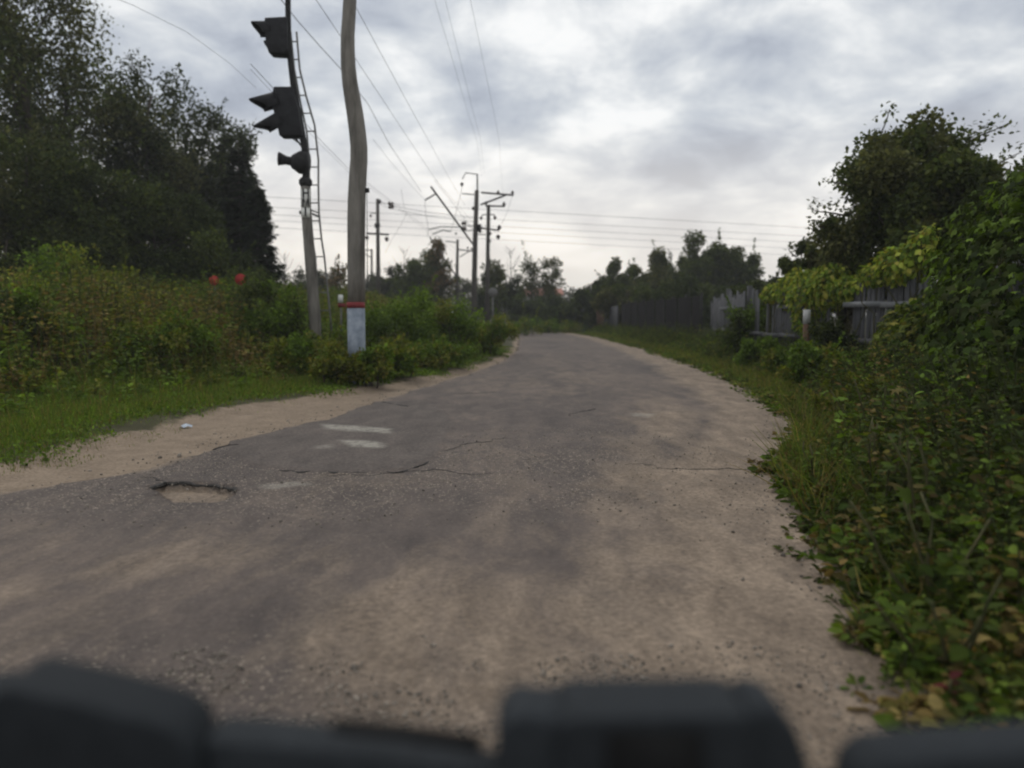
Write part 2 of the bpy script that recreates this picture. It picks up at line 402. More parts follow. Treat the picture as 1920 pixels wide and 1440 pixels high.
# leaf templates: axis along +Y, width X, normal Z
DIAMOND = (np.array([(0, 0, 0), (.32, .45, .07), (0, 1, -.05), (-.32, .45, .07)]), [np.array([[0, 1, 2, 3]])])
OVAL = (np.array([(0, 0, 0), (.24, .18, .05), (.34, .48, .07), (.2, .8, .0), (0, 1, -.12), (-.2, .8, .0), (-.34, .48, .07), (-.24, .18, .05), (0, .5, 0)]),
        [np.array([[0, 1, 2, 8], [8, 2, 3, 4], [0, 8, 6, 7], [8, 4, 5, 6]])])
LOBED = (np.array([(0, 0, 0), (.22, -.12, .03), (.5, .1, .0), (.30, .34, .06), (.46, .68, -.06), (.14, .62, .04), (0, 1, -.14), (-.14, .62, .04), (-.46, .68, -.06), (-.30, .34, .06), (-.5, .1, .0), (-.22, -.12, .03), (0, .4, 0)]),
         [np.array([[0, 1, 2, 3], [12, 3, 4, 5], [12, 5, 6, 7], [12, 7, 8, 9], [0, 9, 10, 11]]), np.array([[0, 3, 12], [0, 12, 9]])])
BLADE = (np.array([(-.5, 0, 0), (.5, 0, 0), (.4, .5, .08), (-.4, .5, .08), (0, 1, .35)]), [np.array([[0, 1, 2, 3]]), np.array([[3, 2, 4]])])
TRI = (np.array([(-.5, 0, 0), (.5, 0, 0), (0, 1, .15)]), [np.array([[0, 1, 2]])])
PRISM = (np.array([(math.cos(a), z, math.sin(a)) if True else 0 for z in (0, 1) for a in (0, 2.094, 4.189)]),
         [np.array([[0, 1, 4, 3], [1, 2, 5, 4], [2, 0, 3, 5]])])

def frames(axis, nrm):
    a = axis / (np.linalg.norm(axis, axis=1, keepdims=True) + 1e-9)
    x = np.cross(a, nrm); x /= (np.linalg.norm(x, axis=1, keepdims=True) + 1e-9)
    z = np.cross(x, a)
    return np.stack([x, a, z], axis=2)
def rvec(n): 
    v = rng.normal(size=(n, 3)); return v / np.linalg.norm(v, axis=1, keepdims=True)
GREENS = {
 'weed': [(.115, .140, .020), (.098, .124, .018), (.138, .155, .023), (.155, .142, .028)],
 'dry':  [(.150, .105, .034), (.175, .135, .048), (.110, .076, .028), (.140, .122, .030)],
 'lush': [(.082, .130, .017), (.098, .148, .020), (.066, .106, .015)],
 'bright': [(.110, .170, .022), (.13, .19, .026), (.095, .145, .020)],
 'dark': [(.024, .033, .011), (.032, .043, .013), (.040, .052, .015)],
 'tree': [(.045, .060, .016), (.056, .072, .018), (.038, .052, .015), (.068, .080, .018)],
 'tree_olive': [(.078, .082, .028), (.095, .098, .030), (.058, .064, .022)],
 'spruce': [(.014, .020, .010), (.019, .026, .012), (.025, .032, .014)],
 'creeper': [(.028, .048, .008), (.040, .064, .010), (.060, .084, .012), (.038, .048, .010)],
 'yellow': [(.38, .42, .07), (.44, .46, .10), (.28, .36, .05), (.42, .38, .08)],
 'far': [(.052, .056, .036), (.062, .064, .040), (.070, .070, .044)],  # greyed greens for distant trees, some haze mixed into the colour
 'autumn': [(.16, .10, .045), (.12, .09, .04), (.09, .075, .035)],
 'under': [(.056, .084, .012), (.068, .096, .014), (.042, .062, .010), (.088, .096, .018), (.075, .062, .020)],
}
def tints(n, kind, var=0.25):
    c = np.array(GREENS[kind])[rng.integers(0, len(GREENS[kind]), n)]
    return c * np.exp(rng.normal(size=(n, 1)) * var)

def tube_v(path, radii, sides=6):
    pts = [Vector(p) for p in path]; n = len(pts)
    vs = []; prev = None
    for i, p in enumerate(pts):
        if i == 0: d = pts[1] - pts[0]
        elif i == n - 1: d = pts[-1] - pts[-2]
        else: d = pts[i + 1] - pts[i - 1]
        d.normalize()
        if prev is None: x = d.orthogonal().normalized()
        else:
            x = prev - d * prev.dot(d)
            x = x.normalized() if x.length > 1e-6 else d.orthogonal().normalized()
        prev = x; y = d.cross(x)
        r = radii[i] if hasattr(radii, '__len__') else radii
        for k in range(sides):
            a = 2 * PI * k / sides
            vs.append(p + (x * math.cos(a) + y * math.sin(a)) * r)
    fs = []
    for i in range(n - 1):
        for k in range(sides):
            a = i * sides + k; b = i * sides + (k + 1) % sides
            fs.append((a, b, b + sides, a + sides))
    f = np.array(fs)
    # caps as fans
    vs.append(pts[0]); vs.append(pts[-1]); c0 = n * sides; c1 = c0 + 1
    tr = [(c0, (k + 1) % sides, k) for k in range(sides)] + [(c1, (n - 1) * sides + k, (n - 1) * sides + (k + 1) % sides) for k in range(sides)]
    return np.array([tuple(v) for v in vs]), [f, np.array(tr)]
class Hard:
    """boxes, tubes, discs joined into one mesh"""
    def __init__(s): s.a = Acc()
    def tube(s, path, r, sides=8):
        v, f = tube_v(path, r, sides); s.a.add(v, f, (1, 1, 1)); return s
    def box(s, c, size, rot=None, taper=1.0, ch=0.0):
        x, y, z = [q / 2 for q in size]
        if ch <= 0:
            v = np.array([(-x, -y, -z), (x, -y, -z), (x, y, -z), (-x, y, -z), (-x * taper, -y * taper, z), (x * taper, -y * taper, z), (x * taper, y * taper, z), (-x * taper, y * taper, z)])
            f = np.array([(0, 3, 2, 1), (4, 5, 6, 7), (0, 1, 5, 4), (1, 2, 6, 5), (2, 3, 7, 6), (3, 0, 4, 7)])
        if rot is not None: v = v @ np.array(rot.to_3x3()).T
        s.a.add(v + np.array(c), [f], (1, 1, 1)); return s
    def prism(s, outline, y0, y1):
        """outline in (x,z), extruded along y from y0 to y1"""
        n = len(outline)
        v = [(x, y0, z) for x, z in outline] + [(x, y1, z) for x, z in outline]
        f = np.array([(i, (i + 1) % n, n + (i + 1) % n, n + i) for i in range(n)])
        c0 = (sum(p[0] for p in outline) / n, y0, sum(p[1] for p in outline) / n); c1 = (c0[0], y1, c0[2])
        v += [c0, c1]
        t = np.array([(2 * n, (i + 1) % n, i) for i in range(n)] + [(2 * n + 1, n + i, n + (i + 1) % n) for i in range(n)])
        s.a.add(np.array(v), [f, t], (1, 1, 1)); return s
    def build(s, name, mat, parent=None, loc=None, smooth=False):
        me = s.a.mesh(name, mat, smooth); return link(name, me, parent, loc)

# ------------------------------------------------------------------ ground sheet
def make_ground():
    ys = [-30, -15, -8, -4, -2, -1]; y = -0.5
    while y < 130: ys.append(y); y += max(0.10, 0.022 * abs(y))
    ys += [150, 190, 260, 400, 700, 1200]
    us = np.concatenate([[-1200, -600, -300, -150, -90], np.arange(-60, -16, 2.5), np.arange(-16, -6, 0.4), np.arange(-6, 8, 0.12), np.arange(8, 18, 0.6), np.arange(18, 60, 3), [90, 150, 300, 600, 1200]])
    ys = np.array(ys); X, Y = np.meshgrid(us, ys)
    Z = ground_z(X, Y)
    far = sstep(60, 120, np.hypot(X, Y)); Z = Z * (1 - far) + 0.3 * far
    tl = left_e(Y) - X; tr = X - right_e(Y)
    nz = (fbm(X * 1.3, Y * 1.3, 9) - 0.5) * 1.0
    sand = 1 - sstep(-0.1, 0.45, np.maximum(tl, tr) + nz * 0.5)
    nx = len(us); i = np.arange(len(ys) - 1)[:, None] * nx + np.arange(nx - 1)[None]
    f = np.stack([i, i + 1, i + 1 + nx, i + nx], -1).reshape(-1, 4)
    v = np.stack([X, Y, Z], -1).reshape(-1, 3)
    t = np.stack([sand, sand * 0, sand * 0], -1).reshape(-1, 3)
    me = mesh_np('ground', v, [f], M['ground'], t, True, 'mask')
    tag(link('ground', me), 'sandy roadside soil running into weeds', None, None, 'structure')
make_ground()

def poly_sd(X, Y, poly):
    """signed distance, negative inside"""
    P_ = np.array(poly); d = np.full(X.shape, 1e9); inside = np.zeros(X.shape, bool)
    n = len(P_)
    for k in range(n):
        a = P_[k]; b = P_[(k + 1) % n]; e = b - a
        wx = X - a[0]; wy = Y - a[1]
        t = np.clip((wx * e[0] + wy * e[1]) / (e @ e), 0, 1)
        d = np.minimum(d, np.hypot(wx - t * e[0], wy - t * e[1]))
        c = (a[1] > Y) != (b[1] > Y)
        with np.errstate(divide='ignore', invalid='ignore'):
            xi = a[0] + (Y - a[1]) / (e[1] if e[1] != 0 else 1e-9) * e[0]
        inside ^= c & (X < xi)
    return np.where(inside, -d, d)
def gpoly(pts): return [tuple(G(*p))[:2] for p in pts]
PATCH = gpoly([(425, 852), (470, 826), (560, 800), (640, 775), (700, 757), (800, 752), (855, 795), (830, 840), (806, 872), (770, 888), (690, 893), (600, 893), (540, 888), (470, 874)])
HOLE = gpoly([(283, 914), (310, 906), (360, 906), (430, 914), (443, 924), (415, 942), (330, 942)])
MARKS = [gpoly([(600, 797), (640, 800), (735, 808), (733, 817), (660, 813), (612, 808)]), gpoly([(632, 830), (690, 830), (722, 838), (718, 846), (660, 844)]),
         gpoly([(485, 912), (560, 906), (590, 914), (500, 922)]), gpoly([(585, 842), (620, 838), (626, 845), (590, 848)]),
         gpoly([(1180, 775), (1230, 778), (1220, 785), (1185, 783)])]
def road_z(x, y):
    x = np.asarray(x, float); y = np.asarray(y, float)
    z = 0.012 + (fbm(x * 0.7, y * 0.5, 21) - 0.5) * 0.05 + (fbm(x * 4, y * 4, 25, 3) - 0.5) * 0.012 * np.clip(8 / np.maximum(y, 1), 0, 1.5)
    return z
def make_road():
    ys = [-30, -12, -5, -2, 0, 0.6]; y = 1.0
    while y < 95: ys.append(y); y += 0.008 * y
    ys = np.array(ys); nu = 250
    U = np.linspace(0, 1, nu)
    Yg = np.repeat(ys[:, None], nu, 1)
    la = left_a(ys) + (fbm(ys * 2.2, ys * 0, 31, 5, 0.65) - 0.5) * 0.36
    re = right_e(ys) + 0.45 + (fbm(ys * 0.9, ys * 0 + 9, 33, 4) - 0.5) * 0.3
    X = la[:, None] + (re - la)[:, None] * U[None]
    Z = road_z(X, Yg)
    sp = poly_sd(X, Yg, PATCH) + (fbm(X * 6, Yg * 6, 41) - 0.5) * 0.10
    patch = 1 - sstep(-0.05, 0.02, sp)
    Z += 0.016 * (1 - sstep(-0.03, 0.03, sp))
    sh = poly_sd(X, Yg, HOLE) + (fbm(X * 9, Yg * 9, 43) - 0.5) * 0.09
    hole = 1 - sstep(-0.02, 0.02, sh)
    nearside = sstep(5.15, 5.0, Yg) if False else 0
    Z -= 0.060 * hole
    # right part is buried in drifted sand
    dr = re[:, None] - 0.45 - X
    Z -= 0.06 * sstep(0.0, -0.5, dr) 
    sand = 0.95 * (1 - sstep(0.30, 1.05 + 0.7 * fbm(Yg * 0.5, Yg * 0, 51), dr)) * 1.0
    # soft sand plume near the front right
    plume = np.exp(-(((X - 1.05 - (Yg - 5) * 0.18) / 0.75) ** 2)) * (1 - sstep(9, 14, Yg)) * 0.9
    sand = np.maximum(sand, plume * (0.55 + 0.7 * (fbm(X * 1.1, Yg * 1.1, 53) - 0.3)))
    dl = X - la[:, None]
    sand = np.maximum(sand, 0.75 * (1 - sstep(0.0, 0.18, dl)) * (fbm(X * 2, Yg * 2, 55) > 0.5))
    # dusty tracts near front left
    sand = np.maximum(sand, 0.66 * (1 - sstep(3.6, 5.0, Yg + 0.35 * (X + 2))) * sstep(0.32, 0.62, fbm(X * 0.9 + 3, Yg * 0.7, 57)))
    sand = np.maximum(sand, 0.37 * (1 - sstep(3.7, 4.9, Yg + 0.25 * X + 0.9 * (fbm(X * 1.4, Yg * 1.4, 58) - .5))))
    sand = np.maximum(sand, hole * 0.7)
    sand = np.maximum(sand, 0.27 + 0.55 * (fbm(X * 0.9, Yg * 0.22, 59) - 0.5) )
    sand = sand * (1 - patch * 0.75)
    pale_mark = np.zeros_like(X)  # strength of the pale patches
    for k, mk in enumerate(MARKS):
        s_ = poly_sd(X, Yg, mk) + (fbm(X * 8, Yg * 8, 61 + k) - 0.5) * 0.06
        pale_mark = np.maximum(pale_mark, (1 - sstep(-0.05, 0.03, s_)) * (1.0 if k < 2 else 0.55))
    bare = sstep(0.30, 0.55, fbm(X * 0.8, Yg * 0.8, 71)) * 0.7 + 0.3
    bare = bare * (0.4 + 0.75 * np.exp(-(((Yg - 5.7) / 1.2) ** 2)) + 0.5 * (Yg < 2.8))
    bare = np.clip(bare * (1 - patch) * (0.35 + 0.65 * sstep(4.2, 4.9, Yg)) + 0.4 * (Yg < 2.6), 0, 1)
    v = np.stack([X, Yg, Z], -1)
    # skirts
    Lk = v[:, :1].copy(); Lk[:, :, 0] -= 0.035; Lk[:, :, 2] = -0.07
    Rk = v[:, -1:].copy(); Rk[:, :, 0] += 0.03; Rk[:, :, 2] = -0.08
    v = np.concatenate([Lk, v, Rk], 1)
    def ext(a): return np.concatenate([a[:, :1], a, a[:, -1:]], 1)
    tt = np.stack([ext(sand) , ext(patch), ext(pale_mark), ext(bare)], -1)
    tt[:, 0, 0] = 0.0
    nx = nu + 2; i = np.arange(len(ys) - 1)[:, None] * nx + np.arange(nx - 1)[None]
    f = np.stack([i, i + 1, i + 1 + nx, i + nx], -1).reshape(-1, 4)
    me = mesh_np('road', v.reshape(-1, 3), [f], M['road'], tt.reshape(-1, 4), True, 'mask')
    road = tag(link('road', me), 'worn patched asphalt road curving away to the left', None, None, 'structure')
    # crumbled edges: lip of the repair patch, rim of the hole
    def crumb(name, pts, r0, r1, dz, amp):
        h = Acc(); pts = [G(*p) for p in pts]
        path = []
        for a, b in zip(pts[:-1], pts[1:]):
            n = max(2, int((b - a).length / 0.035))
            for k in range(n): path.append(a.lerp(b, k / n))
        path.append(pts[-1])
        xs = np.array([p.x for p in path]); yy = np.array([p.y for p in path])
        jy = yy + (fbm(xs * 7, yy * 7, 81) - 0.5) * amp
        zz = road_z(xs, jy) + dz
        rad = r0 + (r1 - r0) * fbm(xs * 11, yy * 3, 83, 3)
        rad[0] = rad[-1] = 0.001
        v_, f_ = tube_v([(x, y_, z_) for x, y_, z_ in zip(xs, jy, zz)], list(rad), 6)
        h.add(v_, f_, (1, 1, 1))
        return link(name, h.mesh(name, M['tar']), road)
    crumb('asphalt_lip', [(520, 888), (560, 892), (610, 892), (690, 894), (740, 890), (780, 884), (806, 870)], 0.002, 0.015, 0.002, 0.30)
    crumb('pothole_rim', [(283, 915), (310, 905), (350, 905), (372, 909), (400, 911), (430, 914), (438, 925)], 0.002, 0.032, -0.014, 0.26)
    crumb('asphalt_lip', [(715, 757), (745, 762), (768, 766)], 0.005, 0.03, 0.006, 0.10)
    crumb('asphalt_lip', [(398, 846), (425, 838), (450, 836)], 0.002, 0.015, 0.000, 0.20)
make_road()
def cracks():
    road = bpy.data.objects['road']
    for x0, y0, ang, n in ((-1.35, 5.55, .35, 26), (-0.6, 6.6, .9, 20), (0.9, 6.05, -.1, 26), (0.7, 9.0, 1.2, 18), (-0.9, 11.5, .3, 16), (-2.75, 5.6, -.1, 10)):
        p = [(x0, y0)]; a = ang
        for i in range(n):
            a = ang + rng.normal() * .75; p.append((p[-1][0] + math.cos(a) * .055, p[-1][1] + math.sin(a) * .055))
        v_, f_ = tube_v([(x, y, float(road_z(x, y)) + .0015) for x, y in p], [0.0008 + 0.005 * rng.random() * math.sin(PI * (i + .3) / (n + 1)) for i in range(n + 1)], 5)
        h = Acc(); h.add(v_, f_, (1, 1, 1)); link('crack', h.mesh('crack', M['tar']), road)
cracks()

def pebbles():
    a = Acc()
    ico = np.array([(0, 0, 1), (.89, 0, .45), (.28, .85, .45), (-.72, .53, .45), (-.72, -.53, .45), (.28, -.85, .45), (.72, .53, -.45), (-.28, .85, -.45), (-.89, 0, -.45), (-.28, -.85, -.45), (.72, -.53, -.45), (0, 0, -1)])
    fi = np.array([(0, 1, 2), (0, 2, 3), (0, 3, 4), (0, 4, 5), (0, 5, 1), (1, 6, 2), (2, 7, 3), (3, 8, 4), (4, 9, 5), (5, 10, 1), (6, 7, 2), (7, 8, 3), (8, 9, 4), (9, 10, 5), (10, 6, 1), (11, 7, 6), (11, 8, 7), (11, 9, 8), (11, 10, 9), (11, 6, 10)])
    def put(x, y, s, lo, hi, onroad=True):
        n = len(x); z = road_z(x, y) if onroad else ground_z(x, y)
        R = frames(rvec(n), rvec(n)); S = s[:, None] * rng.uniform(0.6, 1.2, (n, 3)) * np.array([1, 1, 0.8])
        c = rng.uniform(lo, hi, (n, 1)) * np.array([[1.0, 0.86, 0.70]])
        a.inst(ico, [fi], np.stack([x, y, z + s * 0.3], 1), R, S, c)
    n = 9000; x = rng.uniform(-1.5, 0.45, n); y = rng.uniform(1.75, 2.75, n)
    keep = fbm(x * 4, y * 4, 91) > 0.42 + 0.25 * (y - 1.9); x, y = x[keep], y[keep]
    put(x, y, rng.gamma(4, 0.0010, len(x)), 0.05, 0.30)
    n = 700; x = rng.uniform(0.5, 1.15, n); y = rng.uniform(1.8, 2.7, n); put(x, y, rng.gamma(4, 0.001, n), 0.05, 0.26)
    n = 2600; y = rng.uniform(4.2, 8, n); x = rng.uniform(-3, 1.8, n); put(x, y, rng.gamma(4, 0.0011, n), 0.06, 0.30)
    n = 500; y = rng.uniform(4.5, 16, n); x = left_a(y) - rng.uniform(-0.1, 0.7, n); put(x, y, rng.gamma(4, 0.002, n), 0.10, 0.32, False)
    n = 500; y = rng.uniform(3, 9, n); x = right_e(y) - rng.gamma(1.2, 0.16, n) + .1; put(x, y, rng.gamma(4, 0.0014, n), 0.08, 0.26)
    me = a.mesh('gravel', M['stone_t'], False)
    tag(link('gravel', me), 'loose small stones scattered over the asphalt', 'gravel', None, 'stuff')
def tint_rough():
    m = newmat('loose_gravel'); t, NN, LL = nodes_of(m)
    o = NN('ShaderNodeOutputMaterial'); b = NN('ShaderNodeBsdfPrincipled'); at = NN('ShaderNodeAttribute', attribute_name='tint')
    nz = NN('ShaderNodeTexNoise'); nz.inputs['Scale'].default_value = 200; tcn = NN('ShaderNodeTexCoord'); LL(tcn.outputs['Object'], nz.inputs['Vector'])
    hv = NN('ShaderNodeHueSaturation'); LL(at.outputs['Color'], hv.inputs['Color'])
    mr_ = NN('ShaderNodeMapRange'); LL(nz.outputs[0], mr_.inputs[0]); mr_.inputs[3].default_value = 0.6; mr_.inputs[4].default_value = 1.4; LL(mr_.outputs[0], hv.inputs['Value'])
    LL(hv.outputs[0], b.inputs['Base Color']); b.inputs['Roughness'].default_value = 0.9; LL(b.outputs[0], o.inputs[0]); return m
M['stone_t'] = tint_rough()
pebbles()

# ------------------------------------------------------------------ fence on the right
def fence():
    # weathered grey board fence near, sheet-metal stretch beyond, boards again at the far end
    def plank_mesh(w, h, th, mat, cut):
        o = [(-w / 2, 0), (w / 2, 0), (w / 2, h - cut), (w / 2 - 0.02, h), (-w / 2 + 0.015, h - cut * 0.4)]
        hd = Hard(); hd.prism(o, -th / 2, th / 2); return hd.a.mesh('plank', mat)
    near = empty('board_fence', (6.1, 12.5, 0.2), 'weathered grey board fence half hidden by creeper and weeds on the right', 'fence', 'fences along the right side')
    vars_ = [plank_mesh(0.145, 1.75, 0.025, M['wood'], c) for c in (0.02, 0.06, 0.0, 0.1)]
    y = 9.2; k = 0
    gaps = [(13.3, 15.3), (17.2, 20.0)]
    while y < 24.2:
        if not any(a < y < b for a, b in gaps) or rng.random() < 0.15:
            o = link('plank', vars_[k % 4], near)
            x = 6.05 + 0.25 * math.sin(y * 0.3)
            o.location = (x - 6.1, y - 12.5, float(ground_z(x, y)) - 0.2 - 0.05 + rng.uniform(-0.06, 0.03))
            o.rotation_euler = (0, rng.normal() * 0.015, PI / 2 + rng.normal() * 0.03); 
            o.rotation_euler[0] = 0
            o.scale = (1, 1, rng.uniform(0.93, 1.05))
        y += 0.155 + rng.uniform(0, 0.012); k += 1
    for z, q0, q1 in ((0.45, 9.2, 24.5), (1.05, 11.0, 13.4), (1.05, 15.4, 17.6), (1.05, 20.1, 22.9)):
        hd = Hard(); pts = [(6.02 + 0.25 * math.sin(q * 0.3) - 0.055 - 6.1, q - 12.5, z + 0.12 + 0.02 * math.sin(q)) for q in np.arange(q0, q1, 1.2)]
        for a, b in zip(pts[:-1], pts[1:]):
            c = [(i + j) / 2 for i, j in zip(a, b)]
            ang = math.atan2(b[0] - a[0], b[1] - a[1])
            hd.box(c, (0.05, 1.24, 0.09), Matrix.Rotation(-ang, 3, 'Z'))
        o = hd.build('rail', M['wood_pale'] if z > 1 else M['wood'], near)
        if z > 1: o['label'] = 'bleached pale upper rail'
    for q in np.arange(9.6, 24.5, 2.6):
        hd = Hard(); hd.box((0, 0, 0.8), (0.11, 0.11, 1.9)); o = hd.build('post', M['wood'], near)
        x = 6.22 + 0.25 * math.sin(q * 0.3); o.location = (x - 6.1, q - 12.5, 0)
    met = empty('sheet_fence', (6.0, 31, 0.25), 'dark grey profiled metal fence between the board fences on the right', 'fence', 'fences along the right side')
    # corrugated sheets
    prof = []
    n = 7
    for i in range(n):
        u = i * 0.16; prof += [(u, 0), (u + 0.05, 0), (u + 0.07, 0.028), (u + 0.14, 0.028)]
    prof = [(u - 0.56, w) for u, w in prof]
    vv = [(0 + w, u, z) for z in (0, 1.65) for u, w in prof] ; m_ = len(prof)
    v2 = vv + [(a - 0.004, b, c) for a, b, c in vv]
    ff = [(i, i + 1, m_ + i + 1, m_ + i) for i in range(m_ - 1)]; ff += [(a + 2 * m_, b + 2 * m_, c + 2 * m_, d + 2 * m_) for a, b, c, d in ff]
    acc = Acc(); acc.add(np.array(v2), [np.array(ff)], (1, 1, 1)); shm = acc.mesh('metal_sheet', M['sheet'])
    y = 25.3; 
    while y < 42.5:
        o = link('metal_sheet', shm, met); o.location = (0.02 * math.sin(y * 3), y - 31, -0.1 + 0.01 * rng.normal()); y += 1.105
    for q in np.arange(24.72, 43, 2.2):
        hd = Hard(); hd.box((0.07, 0, 0.78), (0.06, 0.06, 1.75)); o = hd.build('post', M['steel_dark'], met); o.location = (0, q - 31, 0)
    far = empty('board_fence', (5.8, 50, 0.25), 'old brownish board fence at the far end of the road, behind the metal one', 'fence', 'fences along the right side')
    pm = plank_mesh(0.16, 1.5, 0.025, M['wood'], 0.03); pb = plank_mesh(0.16, 1.4, 0.025, M['wood_brown'], 0.05)
    y = 43.2; k = 0
    while y < 58:
        o = link('plank', pb if (49 < y < 52.5) else pm, far); x = 5.9 - max(0, (y - 48)) ** 1.5 * 0.05
        o.location = (x - 5.8, y - 50, -0.1 + rng.normal() * 0.03); o.rotation_euler = (0, rng.normal() * 0.02, PI / 2 + 0.1 * rng.normal()); y += 0.19; k += 1
    for q in (44, 47, 50, 53, 56):
        hd = Hard(); hd.box((0.1, 0, 0.7), (0.1, 0.1, 1.6)); o = hd.build('post', M['wood'], far); o.location = (5.9 - max(0, (q - 48)) ** 1.5 * 0.05 - 5.8, q - 50, 0)
    # pale weathered marker post standing before the fence
    p = P(1512, 610, 14.2); gz = float(ground_z(p.x, p.y))
    t = empty('marker_post', (p.x, p.y, gz), 'short post with white top and rusty lower part before the board fence', 'post')
    Hard().box((0, 0, 0.5), (0.10, 0.05, 1.0)).build('shaft', M['wood_brown'], t)
    Hard().box((0, 0, 1.13), (0.115, 0.06, 0.26)).build('cap', M['white_paint'], t)
    # old grey sign board leaning in the gap, pale arc of pipe
fence()

# ------------------------------------------------------------------ poles, masts, signal
def tube_px(h, pts, d, r, sides=8):
    h.tube([P(x, y, d) for x, y in pts], r, sides)

def concrete_pole():
    d = 13.5; base = P(668, 620, d); gz = float(ground_z(base.x, d))
    t = empty('utility_pole', (base.x, d, gz), 'thick grey concrete pole with red ring and pale blue painted foot beside the road', 'pole')
    o = Vector((base.x, d, gz))
    cl = [(668, 612, 16.0), (668, 570, 16.0), (668, 520, 16.2), (668, 460, 16.2), (668, 410, 16.3), (669, 370, 16.3), (671, 330, 16.0), (673, 300, 15.6), (673, 275, 15.4), (670, 245, 15.2),
          (666, 215, 15.0), (661, 185, 14.6), (656, 155, 13.8), (653, 125, 13.2), (652, 95, 12.6), (652, 65, 12.3), (654, 35, 12.0), (656, 0, 11.8), (659, -40, 11.5), (663, -90, 11.2)]
    path = [P(x, y, d) - o for x, y, r in cl]; rad = [r / FPX * d for x, y, r in cl]
    Hard().tube(path[1:], rad[1:], 20).build('shaft', M['concrete'], t, smooth=True)
    rz = path[1].z
    Hard().tube([(path[0].x, 0, -0.3), (path[0].x, 0, rz - 0.07)], 16.4 / FPX * d, 20).build('painted_foot', M['paint_blue'], t, smooth=True)
    Hard().tube([(path[0].x, 0, rz - 0.07), (path[0].x, 0, rz + 0.03)], 16.9 / FPX * d, 20).build('red_ring', M['paint_red'], t, smooth=True)
    br = P(687, 357, d) - o
    h = Hard(); h.box(br, (0.09, 0.08, 0.07)); h.tube([br + Vector((-0.1, 0, 0)), br + Vector((0.03, 0, 0))], 0.018)
    h.build('bracket', M['steel_dark'], t)
    # down wire from the bracket
    pts = [P(688, 360, d) - o, P(688.5, 420, d) - o, P(689, 480, d) - o, P(689, 540, d) - o]
    Hard().tube(pts, 0.006, 5).build('earth_wire', M['wire'], t)
    return o
concrete_pole()

